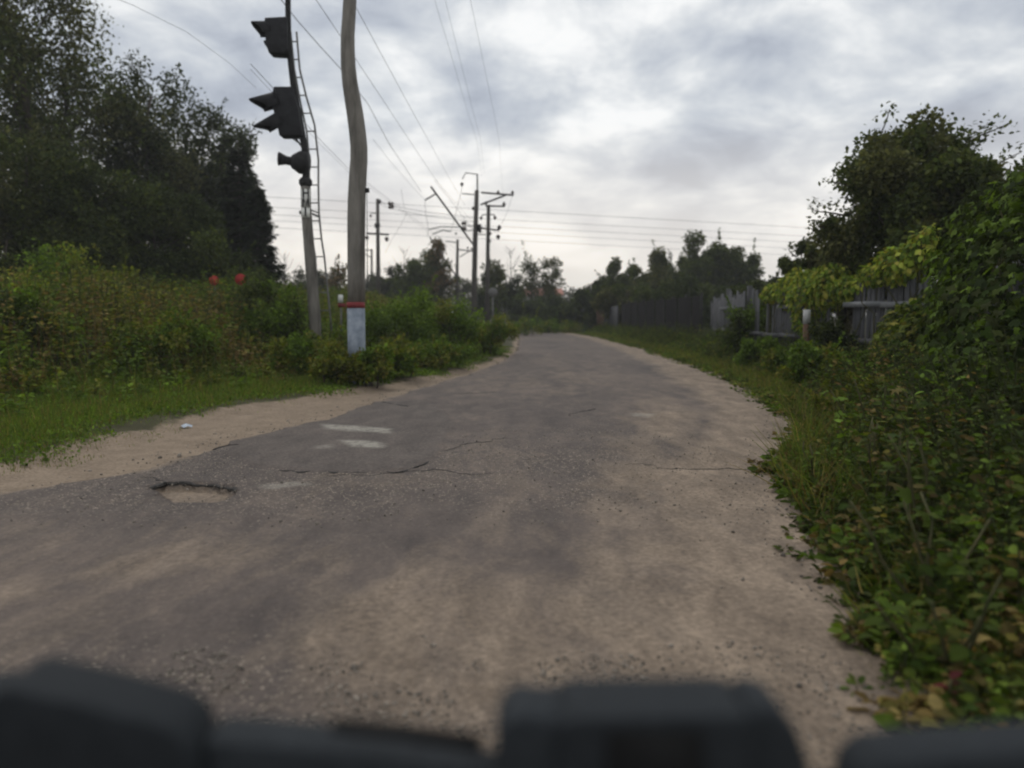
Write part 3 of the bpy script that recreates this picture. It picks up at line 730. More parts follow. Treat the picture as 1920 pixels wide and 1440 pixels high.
def signal():
    d = 17.0; base = P(590, 600, d); gz = float(ground_z(base.x, d)); o = Vector((base.x, d, gz))
    t = empty('railway_signal', o, 'tall railway signal mast with black hooded lamps and numbered white plates', 'railway signal')
    k = d / FPX
    q = lambda x, y, dd=0: P(x, y, d + dd) - o
    cl = [(593, 680, 11), (590, 600, 11), (586, 540, 10.5), (581, 480, 10), (577, 430, 9.5), (574, 390, 9.2), (573, 345, 9)]
    Hard().tube([q(x, y) for x, y, r in cl], [r * k for *_, r in cl], 16).build('mast', M['concrete'], t, smooth=True)
    cl = [(573, 348, 6), (573, 325, 6), (573, 300, 6), (570, 270, 6), (564, 240, 6), (557, 200, 5.5), (550, 160, 5.5), (545, 120, 5), (541, 70, 5), (540, 20, 5), (540, -30, 5), (542, -60, 5)]
    Hard().tube([q(x, y) for x, y, r in cl], [r * k for *_, r in cl], 12).build('upper_mast', M['steel_dark'], t, smooth=True)
    h = Hard(); h.tube([q(573, 350), q(573, 345), q(573, 338), q(573, 333)], [9 * k, 12 * k, 12 * k, 8 * k], 12); h.build('collar', M['steel_dark'], t)
    # ---- heads: back board facing the railway, hoods out to the left and towards the viewer
    def head(corners, lenses, name, depth=0.34):
        hd = Hard()
        cs = [q(x, y) for x, y in corners]
        hd.prism([(c.x, c.z) for c in cs], -0.17, depth - 0.17)
        ob = hd.build(name, M['black'], t)
        bv = ob.modifiers.new('bevel', 'BEVEL'); bv.width = 0.025; bv.segments = 2
        for (x, y, r, ln, drop) in lenses:
            c = q(x, y); ax = Vector((-0.85, -0.35, -drop)).normalized()
            hood = Acc(); sides = 14; R = r * k
            side = ax.cross(Vector((0, 0, 1))).normalized(); up = side.cross(ax)
            vs = []; 
            for s_, th in ((0, 0), (1, 0), (1, 0.015), (0, 0.015)):
                for j in range(sides + 1):
                    a = -0.35 + (PI + 0.7) * j / sides
                    ll = ln * k * (1.0 if s_ == 0 else 0) + 0
                    L_ = 0.0 if s_ == 0 else ln * k * (0.55 + 0.45 * max(0, math.sin(a)))
                    vs.append(c + ax * L_ + side * math.cos(a) * (R - th) + up * math.sin(a) * (R - th))
            m_ = sides + 1; fs = []
            for b_ in range(4):
                for j in range(sides):
                    a0 = b_ * m_ + j; a1 = ((b_ + 1) % 4) * m_ + j
                    fs.append((a0, a0 + 1, a1 + 1, a1))
            hood.add(np.array([tuple(v) for v in vs]), [np.array(fs)], (1, 1, 1))
            hb = link('hood', hood.mesh('hood', M['black']), ob)
            lh = Hard(); lh.tube([c + ax * 0.0, c + ax * 0.04], [R * 0.8, R * 0.72], 14); lh.build('lens', M['lens'], ob)
    head([(500, 38), (541, 36), (543, 98), (538, 106), (508, 104), (502, 84)], [(506, 58, 17, 30, 0.15), (512, 88, 12, 14, 0.2)], 'signal_head')
    head([(517, 166), (551, 166), (562, 205), (570, 250), (570, 258), (528, 258), (520, 225), (512, 190)], [(520, 192, 19, 46, 0.35), (528, 226, 17, 50, 0.62)], 'signal_head')
    # bracket struts under the middle head
    h = Hard(); tube_h = lambda a, b, r: h.tube([a, b], r, 6)
    tube_h(q(552, 256), q(573, 285), 0.02); tube_h(q(545, 257), q(570, 275), 0.015); tube_h(q(541, 60), q(530, 60), 0.03); tube_h(q(560, 200), q(548, 200), 0.03)
    h.build('head_bracket', M['steel_dark'], t)
    # loudspeaker
    h = Hard(); a = q(578, 306); b = q(548, 303); c = q(524, 298)
    h.tube([a, a.lerp(b, 0.5), b], [20 * k, 21 * k, 12 * k], 16); h.tube([b, b.lerp(c, 0.5), c, c + Vector((-0.02, -0.01, 0))], [8 * k, 8 * k, 12 * k, 12.5 * k], 16)
    h.build('lamp_housing', M['steel_dark'], t, smooth=True)
    # plates with lettering, ends butted
    def plate(x, y, w, hh):
        c = q(x, y, -0.13); hd = Hard(); hd.box(c, (w * k, 0.012, hh * k)); return hd.build('number_plate', M['plate'], t), c
    def letter(ch, par, c, size, sy=0.0, sx=1.0):
        f = bpy.data.curves.new('letter', 'FONT'); f.body = ch; f.size = size; f.align_x = 'CENTER'; f.align_y = 'CENTER'; f.extrude = 0.002; f.offset = 0.006
        f.materials.append(M['letter'])
        fo = bpy.data.objects.new('letter', f); COL.objects.link(fo); bpy.context.view_layer.update()
        lm = bpy.data.meshes.new_from_object(fo.evaluated_get(bpy.context.evaluated_depsgraph_get())); bpy.data.objects.remove(fo); lm.name = 'letter'
        ob = bpy.data.objects.new('letter', lm); COL.objects.link(ob); ob.parent = par; ob.location = c + Vector((0, -0.009, 0)); ob.rotation_euler = (PI / 2, 0, 0); ob.scale = (sx, 1, 1)
    p1, c1 = plate(573.5, 372, 16, 34)
    letter('\u041d', p1, q(573.5, 363.5, -0.13), 0.24, sx=0.95); letter('\u041c', p1, q(573.5, 380.5, -0.13), 0.23, sx=0.85)
    p2, c2 = plate(573, 398.5, 16, 18); letter('1', p2, q(573, 398.5, -0.13), 0.27, sx=1.0)
    h = Hard(); h.box(q(565.5, 399), (0.05, 0.2, 0.07)); h.build('plate_clamp', M['steel'], t)
    # ladder on the right, two stiles with rungs
    st_r = [(556, 60), (562, 130), (574, 180), (590, 235), (597, 300), (597, 350), (598, 400), (603, 450), (608, 480), (616, 560), (622, 620)]
    st_l = [(545, 60), (552, 130), (563, 190), (575, 245), (580, 300), (580, 350), (581, 400), (586, 450), (591, 480), (597, 560), (602, 620)]
    lad = Hard(); lad.tube([q(x, y, 0.15) for x, y in st_r], 0.024, 6); lad.tube([q(x, y, 0.15) for x, y in st_l], 0.022, 6)
    lo = lad.build('ladder', M['steel'], t)
    ys = np.array([p[1] for p in st_r]); xr = np.array([p[0] for p in st_r]); xl = np.interp(ys, [p[1] for p in st_l], [p[0] for p in st_l])
    for y in np.arange(78, 610, 33.6):
        a = q(float(np.interp(y, ys, xl)), y, 0.15); b = q(float(np.interp(y, ys, xr)), y, 0.15)
        Hard().tube([a, b], 0.014, 6).build('rung', M['steel'], lo)
    h = Hard(); h.tube([q(578, 398), q(598, 406, 0.15)], 0.022, 6); h.tube([q(577, 392), q(597, 399, 0.15)], 0.015, 6); h.build('ladder_stay', M['steel'], t)
signal()

def insul(h, p, s=0.09, up=1):
    h.tube([p, p + Vector((0, 0, s * 0.5 * up)), p + Vector((0, 0, s * 1.0 * up)), p + Vector((0, 0, s * 1.6 * up))], [s * 0.25, s * 0.75, s * 0.55, s * 0.15], 8)

def far_poles():
    # E: tall catenary mast beside the road
    d = 42; b = P(890, 560, d); gz = float(ground_z(b.x, d)); o = Vector((b.x, d, gz)); q = lambda x, y, dd=0: P(x, y, d + dd) - o; k = d / FPX
    t = empty('catenary_mast', o, 'tall tapering concrete mast with long diagonal strut and a crossarm at its top', 'mast', 'poles and masts along the railway')
    Hard().tube([q(888, 630), q(889, 540), q(891, 450), q(894, 357)], [5.6 * k, 5.2 * k, 4.7 * k, 4.0 * k], 12).build('shaft', M['concrete_old'], t, smooth=True)
    Hard().tube([q(895, 358), q(895, 326)], 0.045, 6).build('spike', M['steel'], t)
    Hard().tube([q(896, 327), q(873, 324), q(867, 336)], 0.03, 6).build('horn_arm', M['steel'], t)
    h = Hard(); insul(h, q(866, 342), 0.14, -1); h.build('insulator', M['insul'], t)
    Hard().tube([q(866, 363), q(893, 365)], 0.03, 6).build('crossarm', M['steel_dark'], t)
    Hard().tube([q(902, 361), q(963, 366)], 0.05, 6).build('crossarm', M['steel_dark'], t)
    Hard().tube([q(901, 384), q(948, 366)], 0.05, 6).build('brace', M['steel_dark'], t)
    h = Hard(); insul(h, q(934, 363), 0.11); insul(h, q(961, 364), 0.12); h.build('insulator', M['insul'], t)
    Hard().tube([q(808, 350, -3), q(886, 457)], 0.05, 8).build('strut', M['steel_dark'], t)
    Hard().tube([q(818, 363, -3), q(797, 375, -3)], 0.04, 6).build('bracket', M['steel_dark'], t)
    h = Hard(); 
    for x in (868, 872):
        insul(h, q(x, 422), 0.13); insul(h, q(x, 432), 0.13)
    h.tube([q(866, 424), q(893, 424)], 0.02, 6); h.tube([q(866, 433), q(893, 431)], 0.02, 6)
    h.build('insulator', M['insul'], t)
    h = Hard(); h.tube([q(805, 430, -2), q(826, 425, -2), q(866, 426)], 0.03, 6); h.tube([q(811, 439, -2), q(830, 432, -2), q(846, 434, -2)], 0.03, 6)
    h.build('registration_arm', M['steel'], t)
    Hard().box(q(898, 427), (0.25, 0.3, 0.35)).build('clamp', M['steel_dark'], t)
    h = Hard(); insul(h, q(887, 394), 0.12); insul(h, q(900, 437), 0.12); h.tube([q(896, 428), q(918, 430)], 0.03, 6); h.build('side_insulator', M['insul'], t)
    # F: service pole right of it
    d = 43; b = P(914, 560, d); gz = float(ground_z(b.x, d)); o = Vector((b.x, d, gz)); k = d / FPX
    t = empty('service_pole', o, 'dark pole with several short crossarms standing just right of the tall concrete mast', 'pole', 'poles and masts along the railway')
    Hard().tube([q(913, 640), q(914, 520), q(916, 384)], [4.2 * k, 3.9 * k, 3.3 * k], 10).build('shaft', M['concrete_old'], t, smooth=True)
    Hard().tube([q(910, 386), q(947, 387)], 0.05, 6).build('crossarm', M['steel_dark'], t)
    h = Hard(); h.tube([q(903, 408), q(904, 403), q(912, 402)], 0.03, 6); h.tube([q(918, 402), q(927, 403), q(929, 408)], 0.03, 6); h.build('hook_arm', M['steel_dark'], t)
    Hard().tube([q(898, 427), q(936, 432)], 0.05, 6).build('crossarm', M['steel_dark'], t)
    for x, y, s, u in ((945, 386, .14, 1), (911, 384, .12, 1), (902, 406, .12, -1), (928, 405, .13, -1), (936, 431, .17, 1), (934, 440, .17, -1), (919, 441, .12, 1), (918, 455, .12, 1)):
        h = Hard(); insul(h, q(x, y), s, u); h.build('insulator', M['insul'], t)
    Hard().tube([q(886, 439), q(911, 440)], 0.03, 6).build('crossarm', M['steel'], t)
    # C: pole on the left
    d = 45; b = P(708, 540, d); gz = float(ground_z(b.x, d)); o = Vector((b.x, d, gz)); k = d / FPX
    t = empty('service_pole', o, 'thin dark pole with one wide crossarm and hanging insulators beyond the thick concrete pole', 'pole', 'poles and masts along the railway')
    Hard().tube([q(709, 640), q(709, 500), q(708, 373)], [4.2 * k, 3.8 * k, 3.0 * k], 10).build('shaft', M['concrete_old'], t, smooth=True)
    Hard().box(q(711, 378), (0.2, 0.15, 0.2)).build('cap', M['steel_dark'], t)
    Hard().tube([q(687, 438), q(729, 440)], 0.05, 6).build('crossarm', M['steel_dark'], t)
    Hard().tube([q(695, 399), q(706, 400)], 0.03, 6).build('hook_arm', M['steel_dark'], t)
    Hard().tube([q(703, 423), q(712, 423)], 0.14, 8).build('clamp', M['steel_dark'], t)
    for x, y, s, u in ((695, 402, .11, -1), (688, 442, .16, -1), (725, 444, .18, -1)):
        h = Hard(); insul(h, q(x, y), s, u); h.build('insulator', M['insul'], t)
    # small one behind
    d = 70; b = P(697, 540, d); gz = 0.3; o = Vector((b.x, d, gz)); k = d / FPX
    t = empty('service_pole', o, 'short far pole with two small arms left of the thin dark pole', 'pole', 'poles and masts along the railway')
    Hard().tube([q(697, 600), q(697, 467)], [2.2 * k, 1.9 * k], 8).build('shaft', M['concrete_old'], t, smooth=True)
    h = Hard(); h.tube([q(684, 469), q(696, 469)], 0.05, 6); h.tube([q(684, 476), q(696, 483)], 0.05, 6); h.build('arm', M['steel_dark'], t)
    # G
    d = 60; b = P(857, 540, d); gz = 0.3; o = Vector((b.x, d, gz)); k = d / FPX
    t = empty('catenary_mast', o, 'slim far mast with a braced arm to the right, left of the tall concrete mast', 'mast', 'poles and masts along the railway')
    Hard().tube([q(856, 600), q(857, 520), q(858, 449)], [3.2 * k, 3.0 * k, 2.3 * k], 10).build('shaft', M['concrete_old'], t, smooth=True)
    h = Hard(); h.tube([q(860, 468), q(886, 471)], 0.05, 6); h.tube([q(862, 482), q(880, 471)], 0.04, 6); h.build('arm', M['steel_dark'], t)
    h = Hard(); insul(h, q(877, 467), .12); insul(h, q(884, 469), .12); insul(h, q(855, 440), .12); h.build('insulator', M['insul'], t)
    Hard().tube([q(806, 445, -2), q(843, 500), q(857, 520)], 0.055, 8).build('strut', M['steel_dark'], t)
    Hard().tube([q(835, 452), q(858, 455)], 0.04, 6).build('registration_arm', M['steel'], t)
far_poles()

def wire_path(pts, r=0.007, label='', group=None, name='overhead_wire', sub=6, sag=0.0):
    path = []
    for a, b in zip(pts[:-1], pts[1:]):
        for k in range(sub):
            u = k / sub; p = a.lerp(b, u); p.z -= sag * 4 * u * (1 - u); path.append(p)
    path.append(pts[-1])
    o = Hard().tube(path, r, 5).build(name, M['wire'])
    tag(o, label, 'wire', group); return o
def at_z(px, py, z):
    return G(px, py, z)
def wires():
    # five lines crossing far behind, level, from beyond the left trees to beyond the right trees
    names = ['topmost', 'second', 'third', 'fourth', 'lowest']
    for i, (y0, y1, z) in enumerate(((369, 428, 9.0), (388, 444, 9.0), (402, 456, 8.4), (413, 468, 8.4), (426, 481, 7.6))):
        a = at_z(500, y0, z); b = at_z(1530, y1, z); dd = b - a
        wire_path([a - dd * 0.55, b + dd * 0.5], 0.013, f'{names[i]} of the five thin level wires crossing the sky above the far trees', 'power lines crossing behind the masts', sub=2)
    grp = 'railway wires converging on the masts'
    def wz(pts, z, r, lab, sag=0.0):
        wire_path([at_z(x, y, z) for x, y in pts], r, lab, grp, sub=3, sag=sag)
    wz([(886, 417), (816, 335), (781, 283), (727, 201), (660, 100), (593, 0), (560, -50)], 6.1, 0.0045, 'long black wire rising steeply left from the tall concrete mast')
    wz([(872, 385), (840, 330), (816, 286), (764, 192), (712, 96), (660, 0), (640, -40)], 6.6, 0.0045, 'steep wire beside the long one, meeting the sky further right')
    wz([(903, 330), (895, 268), (877, 210), (845, 100), (815, 0)], 8.6, 0.0035, 'left of three short faint wires overhead above the mast')
    wz([(908, 325), (901, 262), (889, 216), (862, 110), (835, 0)], 8.6, 0.0035, 'middle of three short faint wires overhead above the mast')
    wz([(943, 365), (936, 262), (927, 216), (905, 110), (882, 0)], 8.4, 0.0035, 'right of three short faint wires overhead above the mast')
    wz([(870, 478), (799, 427), (694, 347), (653, 316), (600, 262), (545, 200), (470, 120)], 5.9, 0.006, 'lower contact wire running down past the thick pole to the masts')
    wz([(862, 482), (801, 433), (694, 352), (653, 322), (600, 270), (540, 205), (470, 130)], 5.8, 0.004, 'twin of the lower contact wire just beneath it')
    wz([(790, 360), (730, 270), (690, 195), (638, 128), (603, 90), (557, 38), (520, -10)], 7.6, 0.009, 'thick blurred feeder wire crossing between signal and concrete pole')
    wz([(797, 376), (760, 335), (738, 310), (700, 262)], 6.8, 0.005, 'thin wire rising left from the small bracket')
    wz([(480, 165), (430, 118), (350, 60), (250, 10), (200, -10)], 7.0, 0.004, 'faint thick wire over the left trees')
    # droppers and stays
    def dp(pts, d, r, lab): wire_path([P(x, y, d) for x, y in pts], r, lab, grp, sub=2)
    dp([(868, 345), (857, 390), (846, 432)], 41, 0.010, 'slanting wire hanging from the top arm insulator')
    dp([(797, 376), (798, 400), (803, 427), (802, 445)], 39, 0.010, 'vertical dropper wire under the small bracket')
    dp([(752, 355), (757, 385), (762, 400), (750, 425), (735, 448), (722, 475)], 44, 0.008, 'thin curved slack wire near the thin dark pole')
    dp([(688, 400), (688, 500), (687, 540)], 45, 0.010, 'vertical wire left of the thin dark pole')
    dp([(708, 375), (732, 385), (800, 398), (890, 407)], 44, 0.011, 'wire linking the thin dark pole and the tall mast')
    dp([(708, 380), (732, 391), (800, 405), (890, 416)], 44, 0.011, 'lower wire linking the thin dark pole and the tall mast')
    dp([(961, 366), (950, 400), (935, 432)], 42.5, 0.008, 'slanting wire under the right end of the crossarm')
    dp([(815, 338), (850, 382), (886, 430)], 38, 0.009, 'wire running parallel above the long diagonal strut')
    h = Hard()
    for x, y in ((730, 385), (731, 392), (735, 386), (736, 391)): insul(h, P(x, y, 44), 0.14)
    tag(h.build('insulator_cluster', M['insul']), 'dark insulator cluster hanging on wires right of the thin dark pole', 'insulator')
wires()

# ------------------------------------------------------------------ red signs, small far things
def signs():
    for x, y, r, lab in ((402, 526, 9, 'left one of two small red round signs above the weeds'), (452, 524, 10.5, 'right one of two small red round signs above the weeds')):
        d = 19.0 if x < 420 else 18.2
        p = P(x, y, d); gz = float(ground_z(p.x, d)); t = empty('red_sign', (p.x, d, gz), lab, 'sign', 'red signs in the weeds')
        R = r / FPX * d
        Hard().tube([(0, 0, 0), (0, 0, p.z - gz)], 0.02, 6).build('post', M['steel'], t)
        Hard().tube([(0, -0.035, p.z - gz), (0, -0.022, p.z - gz)], R, 20).build('disc', M['red'], t)
    # white-headed small post beside far poles
    d = 38; p = P(924, 548, d); gz = float(ground_z(p.x, d)); t = empty('road_sign', (p.x, d, gz), 'small grey round sign on a post at the bend', 'sign')
    Hard().tube([(0, 0, 0), (0, 0, p.z - gz)], 0.04, 6).build('post', M['steel'], t)
    Hard().tube([(0, -0.05, p.z - gz), (0, -0.03, p.z - gz)], 0.24, 16).build('disc', M['steel'], t)
    d = 20; p = P(639, 560, d); gz = float(ground_z(p.x, d)); t = empty('track_marker', (p.x, d, gz), 'small pale marker with red edge just left of the thick pole', 'marker')
    Hard().tube([(0, 0, 0), (0, 0, p.z - gz)], 0.025, 6).build('post', M['steel'], t)
    Hard().box((0, -0.03, p.z - gz), (0.12, 0.02, 0.2)).build('plate', M['white_paint'], t)
    Hard().box((0.03, -0.03, p.z - gz - 0.17), (0.2, 0.02, 0.1)).build('red_plate', M['paint_red'], t)
    # house far behind
    d = 82; c = P(1020, 560, d); t = empty('house', (c.x, d, 0.3), 'far low house with a faded reddish roof behind the bushes at the bend', 'house')
    w = 62 / FPX * d; zt = P(1020, 553, d).z - 0.3; zr = P(1020, 541, d).z - 0.3
    Hard().box((0, 2, zt / 2), (w, 4, zt)).build('wall', M['wall'], t)
    h = Hard(); ov = 0.3
    v = np.array([(-w / 2 - ov, -0.4, zt - .05), (w / 2 + ov, -0.4, zt - .05), (w / 2 + ov, 2, zr), (-w / 2 - ov, 2, zr), (w / 2 + ov, 4.4, zt - .05), (-w / 2 - ov, 4.4, zt - .05),
                  (-w / 2 - ov, -0.4, zt + .05), (w / 2 + ov, -0.4, zt + .05), (w / 2 + ov, 2, zr + .1), (-w / 2 - ov, 2, zr + .1), (w / 2 + ov, 4.4, zt + .05), (-w / 2 - ov, 4.4, zt + .05)])
    h.a.add(v, [np.array([(0, 3, 2, 1), (3, 5, 4, 2), (6, 7, 8, 9), (9, 8, 10, 11), (0, 1, 7, 6), (4, 5, 11, 10), (0, 6, 9, 3), (3, 9, 11, 5), (1, 2, 8, 7), (2, 4, 10, 8)])], (1, 1, 1))
    h.build('roof', M['roof'], t)
    for x in (-1.0, 0.9):
        f = Hard().box((x, -0.02, zt * 0.6), (0.8, 0.08, 0.8)).build('window', M['white_paint'], t); Hard().box((x, -0.065, zt * 0.6), (0.66, 0.02, 0.66)).build('pane', M['glass'], f)
    # crumpled scrap on the left verge
    p = G(348, 790); z0 = float(ground_z(p.x, p.y)); a = Acc()
    th = np.linspace(0, 2 * PI, 9)[:-1]; v = [(0.07 * math.cos(q) * (1 + .3 * math.sin(3 * q)), 0.05 * math.sin(q), 0.01 + 0.02 * (i % 2)) for i, q in enumerate(th)] + [(0, 0, 0.055)]
    a.add(np.array(v), [np.array([(i, (i + 1) % 8, 8) for i in range(8)])], (1, 1, 1))
    tag(link('litter', a.mesh('litter', M['litter']), None, (p.x, p.y, z0)), 'small pale blue scrap lying on the left sand verge', 'litter')
signs()

# ------------------------------------------------------------------ trees
def crown_leaves(acc, centers, radii, n_each, size, kind, templ=DIAMOND, squash=(1, 1, 1), updir=0.2, var=0.25, shell=0.6):
    """leaf cards gathered in clumps"""
    for (c, r, n, kd) in zip(centers, radii, n_each, kind):
        if n <= 0: continue
        dirs = rvec(n); rad = r * (rng.random(n) ** shell) * 1.0
        pos = np.array(c) + dirs * rad[:, None] * np.array(squash) + rng.normal(size=(n, 3)) * r * 0.12
        ax = dirs * 0.8 + rvec(n) * 0.9 + np.array([0, 0, -0.25])
        nr = rvec(n) * 0.9 + np.array([0, 0, 1.0]) * 0.8
        S = size * rng.uniform(0.65, 1.35, n)
        acc.inst(templ[0], templ[1], pos, frames(ax, nr), S, tints(n, kd, var))
def branchy(h, a, b, r, gnarl=0.08, seg=4, sides=5):
    pts = []; a = Vector(a); b = Vector(b); L_ = (b - a).length
    for i in range(seg + 1):
        p = a.lerp(b, i / seg)
        if 0 < i < seg: p += Vector(rng.normal(size=3)) * L_ * gnarl * 0.5
        pts.append(p)
    h.tube(pts, [r * (1 - 0.75 * i / seg) + 0.004 for i in range(seg + 1)], sides)
def seed(v):
    global rng
    rng = np.random.default_rng(int(abs(v) * 31) + 5)
def tree(px, top, hw, d, label, kind='tree', nclump=60, leaves=16000, lsize=0.11, base=None, name='tree', group=None, clump=0.16, low=0.28, feather=1.0, kinds=None, shape='round', trunk_r=None, depth=None, crown_bottom_px=None):
    seed(px * 3 + top * 1.7 + hw)
    tp = P(px, top, d); x = tp.x; gz = float(ground_z(x, d)) if d < 60 else 0.3
    H = tp.z - gz; R = hw / FPX * d; Ry = (depth or min(R, 3.0))
    cb = (P(px, crown_bottom_px, d).z - gz) if crown_bottom_px else H * low
    t = empty(name, (x, d, gz), label, 'tree' if name != 'bush' else 'bush', group)
    cz = (cb + H) / 2; rz = (H - cb) / 2
    cs = []; rs = []
    for i in range(nclump):
        for _ in range(20):
            v = rvec(1)[0]; rr = rng.random() ** 0.45
            u = (v[2] * rr + 1) / 2
            if shape == 'cone': wf = 1.25 * (1 - u) + 0.12
            elif shape == 'spire': wf = min(1, 1.6 * (1 - u)) * 0.9 + 0.1
            else: wf = 1.0
            p = np.array([v[0] * R * rr * wf, v[1] * Ry * rr * wf, cz + v[2] * rz * rr])
            if p[2] > 0.15: break
        cs.append(p); rs.append(clump * (R + rz) / 2 * rng.uniform(0.7, 1.5))
    n_each = np.array([max(8, int(leaves * (r ** 2) / sum(q ** 2 for q in rs))) for r in rs])
    ks = kinds or [kind]
    kk = [ks[rng.integers(0, len(ks))] for _ in cs]
    a = Acc(); crown_leaves(a, cs, rs, n_each, lsize, kk, squash=(1, 1, feather))
    # loose sprigs poking out at the top
    for i in range(max(6, nclump // 3)):
        c = cs[rng.integers(0, nclump)]; dv = np.array([c[0] / R, c[1] / Ry, (c[2] - cz) / rz + 0.5]); dv /= np.linalg.norm(dv) + 1e-6
        n = int(28); u = rng.random(n) ** 0.8; Ls = rs[0] * 2.2 * rng.uniform(0.7, 1.4)
        pos = c + dv * (u * Ls)[:, None] + rng.normal(size=(n, 3)) * rs[0] * 0.16 * (1.2 - u)[:, None]
        a.inst(*DIAMOND, pos, frames(dv + rvec(n) * 0.9, rvec(n) + np.array([0, 0, .7])), lsize * rng.uniform(.6, 1.1, n), tints(n, kk[0], .25))
    link('crown', a.mesh('crown', M['leaf']), t)
    h = Hard(); tr = trunk_r or max(0.05, H * 0.016)
    nst = 1 if name != 'bush' else 4
    for s_ in range(nst):
        ofs = np.array([0, 0, 0]) if nst == 1 else np.append(rng.normal(size=2) * R * 0.15, 0)
        topv = ofs * 2 + np.array([rng.normal() * R * 0.1, 0, H * 0.86 if nst == 1 else H * 0.6])
        branchy(h, ofs + np.array([0, 0, -0.2]), topv, tr, 0.05, 6, 8)
        for i in range(min(nclump, 26) // nst):
            c = cs[rng.integers(0, nclump)]; zz = max(cb * 0.7, min(c[2] - 0.25 * abs(c[0]), H * 0.8)); f_ = zz / H
            branchy(h, ofs + (topv - ofs) * min(0.95, f_), c, tr * 0.35 * (1.1 - f_), 0.10)
    h.build('trunk' if nst == 1 else 'stems', M['bark'], t)
    return t

def spruce(px, top, hw, bottom, d, label, n=26, group=None):
    tp = P(px, top, d); x = tp.x; gz = float(ground_z(x, d)); H = tp.z - gz; R = hw / FPX * d; zb = P(px, bottom, d).z - gz
    t = empty('spruce_tree', (x, d, gz), label, 'tree', group)
    a = Acc(); h = Hard(); h.tube([(0, 0, -0.2), (0, 0, H * 0.5), (0, 0, H)], [H * 0.016, H * 0.009, 0.01], 8)
    z = max(zb, 0.3)
    while z < H - 0.15:
        u = (z - zb) / (H - zb); Rl = R * (1 - u) ** 0.75 * rng.uniform(0.8, 1.1) + 0.12
        nb = int(7 + 5 * (1 - u)); a0 = rng.random() * 6
        for b in range(nb):
            az = a0 + b * 2 * PI / nb + rng.normal() * 0.15; ln = Rl * rng.uniform(0.7, 1.15)
            dv = np.array([math.cos(az), math.sin(az), 0]); droop = 0.35 * ln
            m = int(30 * ln / 1.0 + 14); s = rng.random(m) ** 0.75
            pos = np.array([0, 0, z]) + dv * (s * ln)[:, None]; pos[:, 2] += -droop * s ** 1.2 + 0.25 * ln * s ** 4
            side = np.array([-dv[1], dv[0], 0]); w = (0.30 * ln + .06) * (1 - 0.7 * s) * rng.normal(size=m) * 0.6
            pos += side * w[:, None]; pos[:, 2] -= rng.random(m) * 0.14
            ax = dv + side * np.sign(w)[:, None] * 0.8 + rvec(m) * 0.4 + np.array([0, 0, -.45])
            S = np.stack([np.full(m, 0.20), rng.uniform(0.14, 0.30, m), np.full(m, 0.2)], 1)
            a.inst(*DIAMOND, pos, frames(ax, rvec(m) * 0.5 + np.array([0, 0, 1])), S, tints(m, 'spruce', .3))
            h.tube([(0, 0, z), tuple(np.array([0, 0, z]) + dv * ln * .5 + np.array([0, 0, -droop * .4])), tuple(np.array([0, 0, z]) + dv * ln * 0.95 + np.array([0, 0, -droop * .75]))], [.02, .012, .005], 4)
        z += (0.30 + 0.12 * (1 - u)) * (H / 9.0)
    link('crown', a.mesh('crown', M['leaf']), t); h.build('trunk', M['bark'], t)

LG = 'tall trees behind the left weeds'
tree(15, -170, 150, 26, 'tallest loose tree at the far left, its top out of view', 'tree_olive', 84, 24000, 0.14, group=LG, kinds=['tree_olive', 'tree'], clump=0.16, low=0.15, feather=1.5)
tree(115, 45, 90, 29, 'narrow feathery tree between the tallest one and the rounded one', 'tree_olive', 52, 11500, 0.14, group=LG, kinds=['tree_olive', 'tree'], clump=0.18, low=0.2, feather=1.5)
tree(262, 108, 96, 31, 'rounded airy tree with sky showing through, second group from the left', 'tree', 90, 23000, 0.15, group=LG, kinds=['tree', 'dark', 'tree_olive'], clump=0.15, low=0.2, feather=1.3)
tree(345, 165, 74, 34, 'thin dark tree standing behind between the two airy ones', 'dark', 60, 13000, 0.15, group=LG, kinds=['dark', 'tree'], clump=0.17, low=0.15, feather=1.3)
tree(410, 205, 76, 33, 'lower airy tree leaning over the spruce on its right', 'tree', 74, 15000, 0.15, group=LG, kinds=['tree', 'dark', 'dark'], clump=0.15, low=0.15, feather=1.2)
tree(455, 268, 33, 32, 'narrow dark tree with thin top right above the spruce', 'dark', 34, 8000, 0.15, group=LG, kinds=['dark', 'tree'], clump=0.18, low=0.15, feather=1.3)
spruce(446, 262, 70, 548, 29, 'dark spruce at the right end of the left trees', group=LG)
spruce(480, 345, 40, 548, 28, 'smaller dark spruce tucked against the right side of the big one', group=LG)
MG = 'dark bushy trees in front of the tall ones'
tree(-10, 420, 120, 19, 'low dark thicket at the very left edge above the weeds', 'dark', 40, 14000, 0.11, group=MG, kinds=['dark', 'tree'], clump=0.22, low=0.0)
tree(110, 430, 110, 20, 'low dark thicket behind the tall pointed shrub', 'dark', 40, 14000, 0.11, group=MG, kinds=['dark', 'tree'], clump=0.22, low=0.0)
tree(20, 240, 160, 21, 'wide dark leafy tree low at the far left', 'tree', 64, 28000, 0.11, group=MG, kinds=['tree', 'tree', 'tree_olive'], clump=0.19, low=0.05)
tree(170, 290, 120, 22, 'dark leafy tree right of the wide one at the far left', 'dark', 56, 24000, 0.11, group=MG, kinds=['dark', 'tree'], clump=0.19, low=0.05)
tree(305, 350, 120, 23, 'low dark bushy tree before the rounded airy tree', 'dark', 56, 24000, 0.11, group=MG, kinds=['dark', 'tree'], clump=0.19, low=0.03)
tree(405, 425, 88, 24, 'lowest dark bushy tree, in front of the spruce', 'dark', 42, 15000, 0.11, group=MG, kinds=['dark', 'dark', 'tree'], clump=0.22, low=0.03)

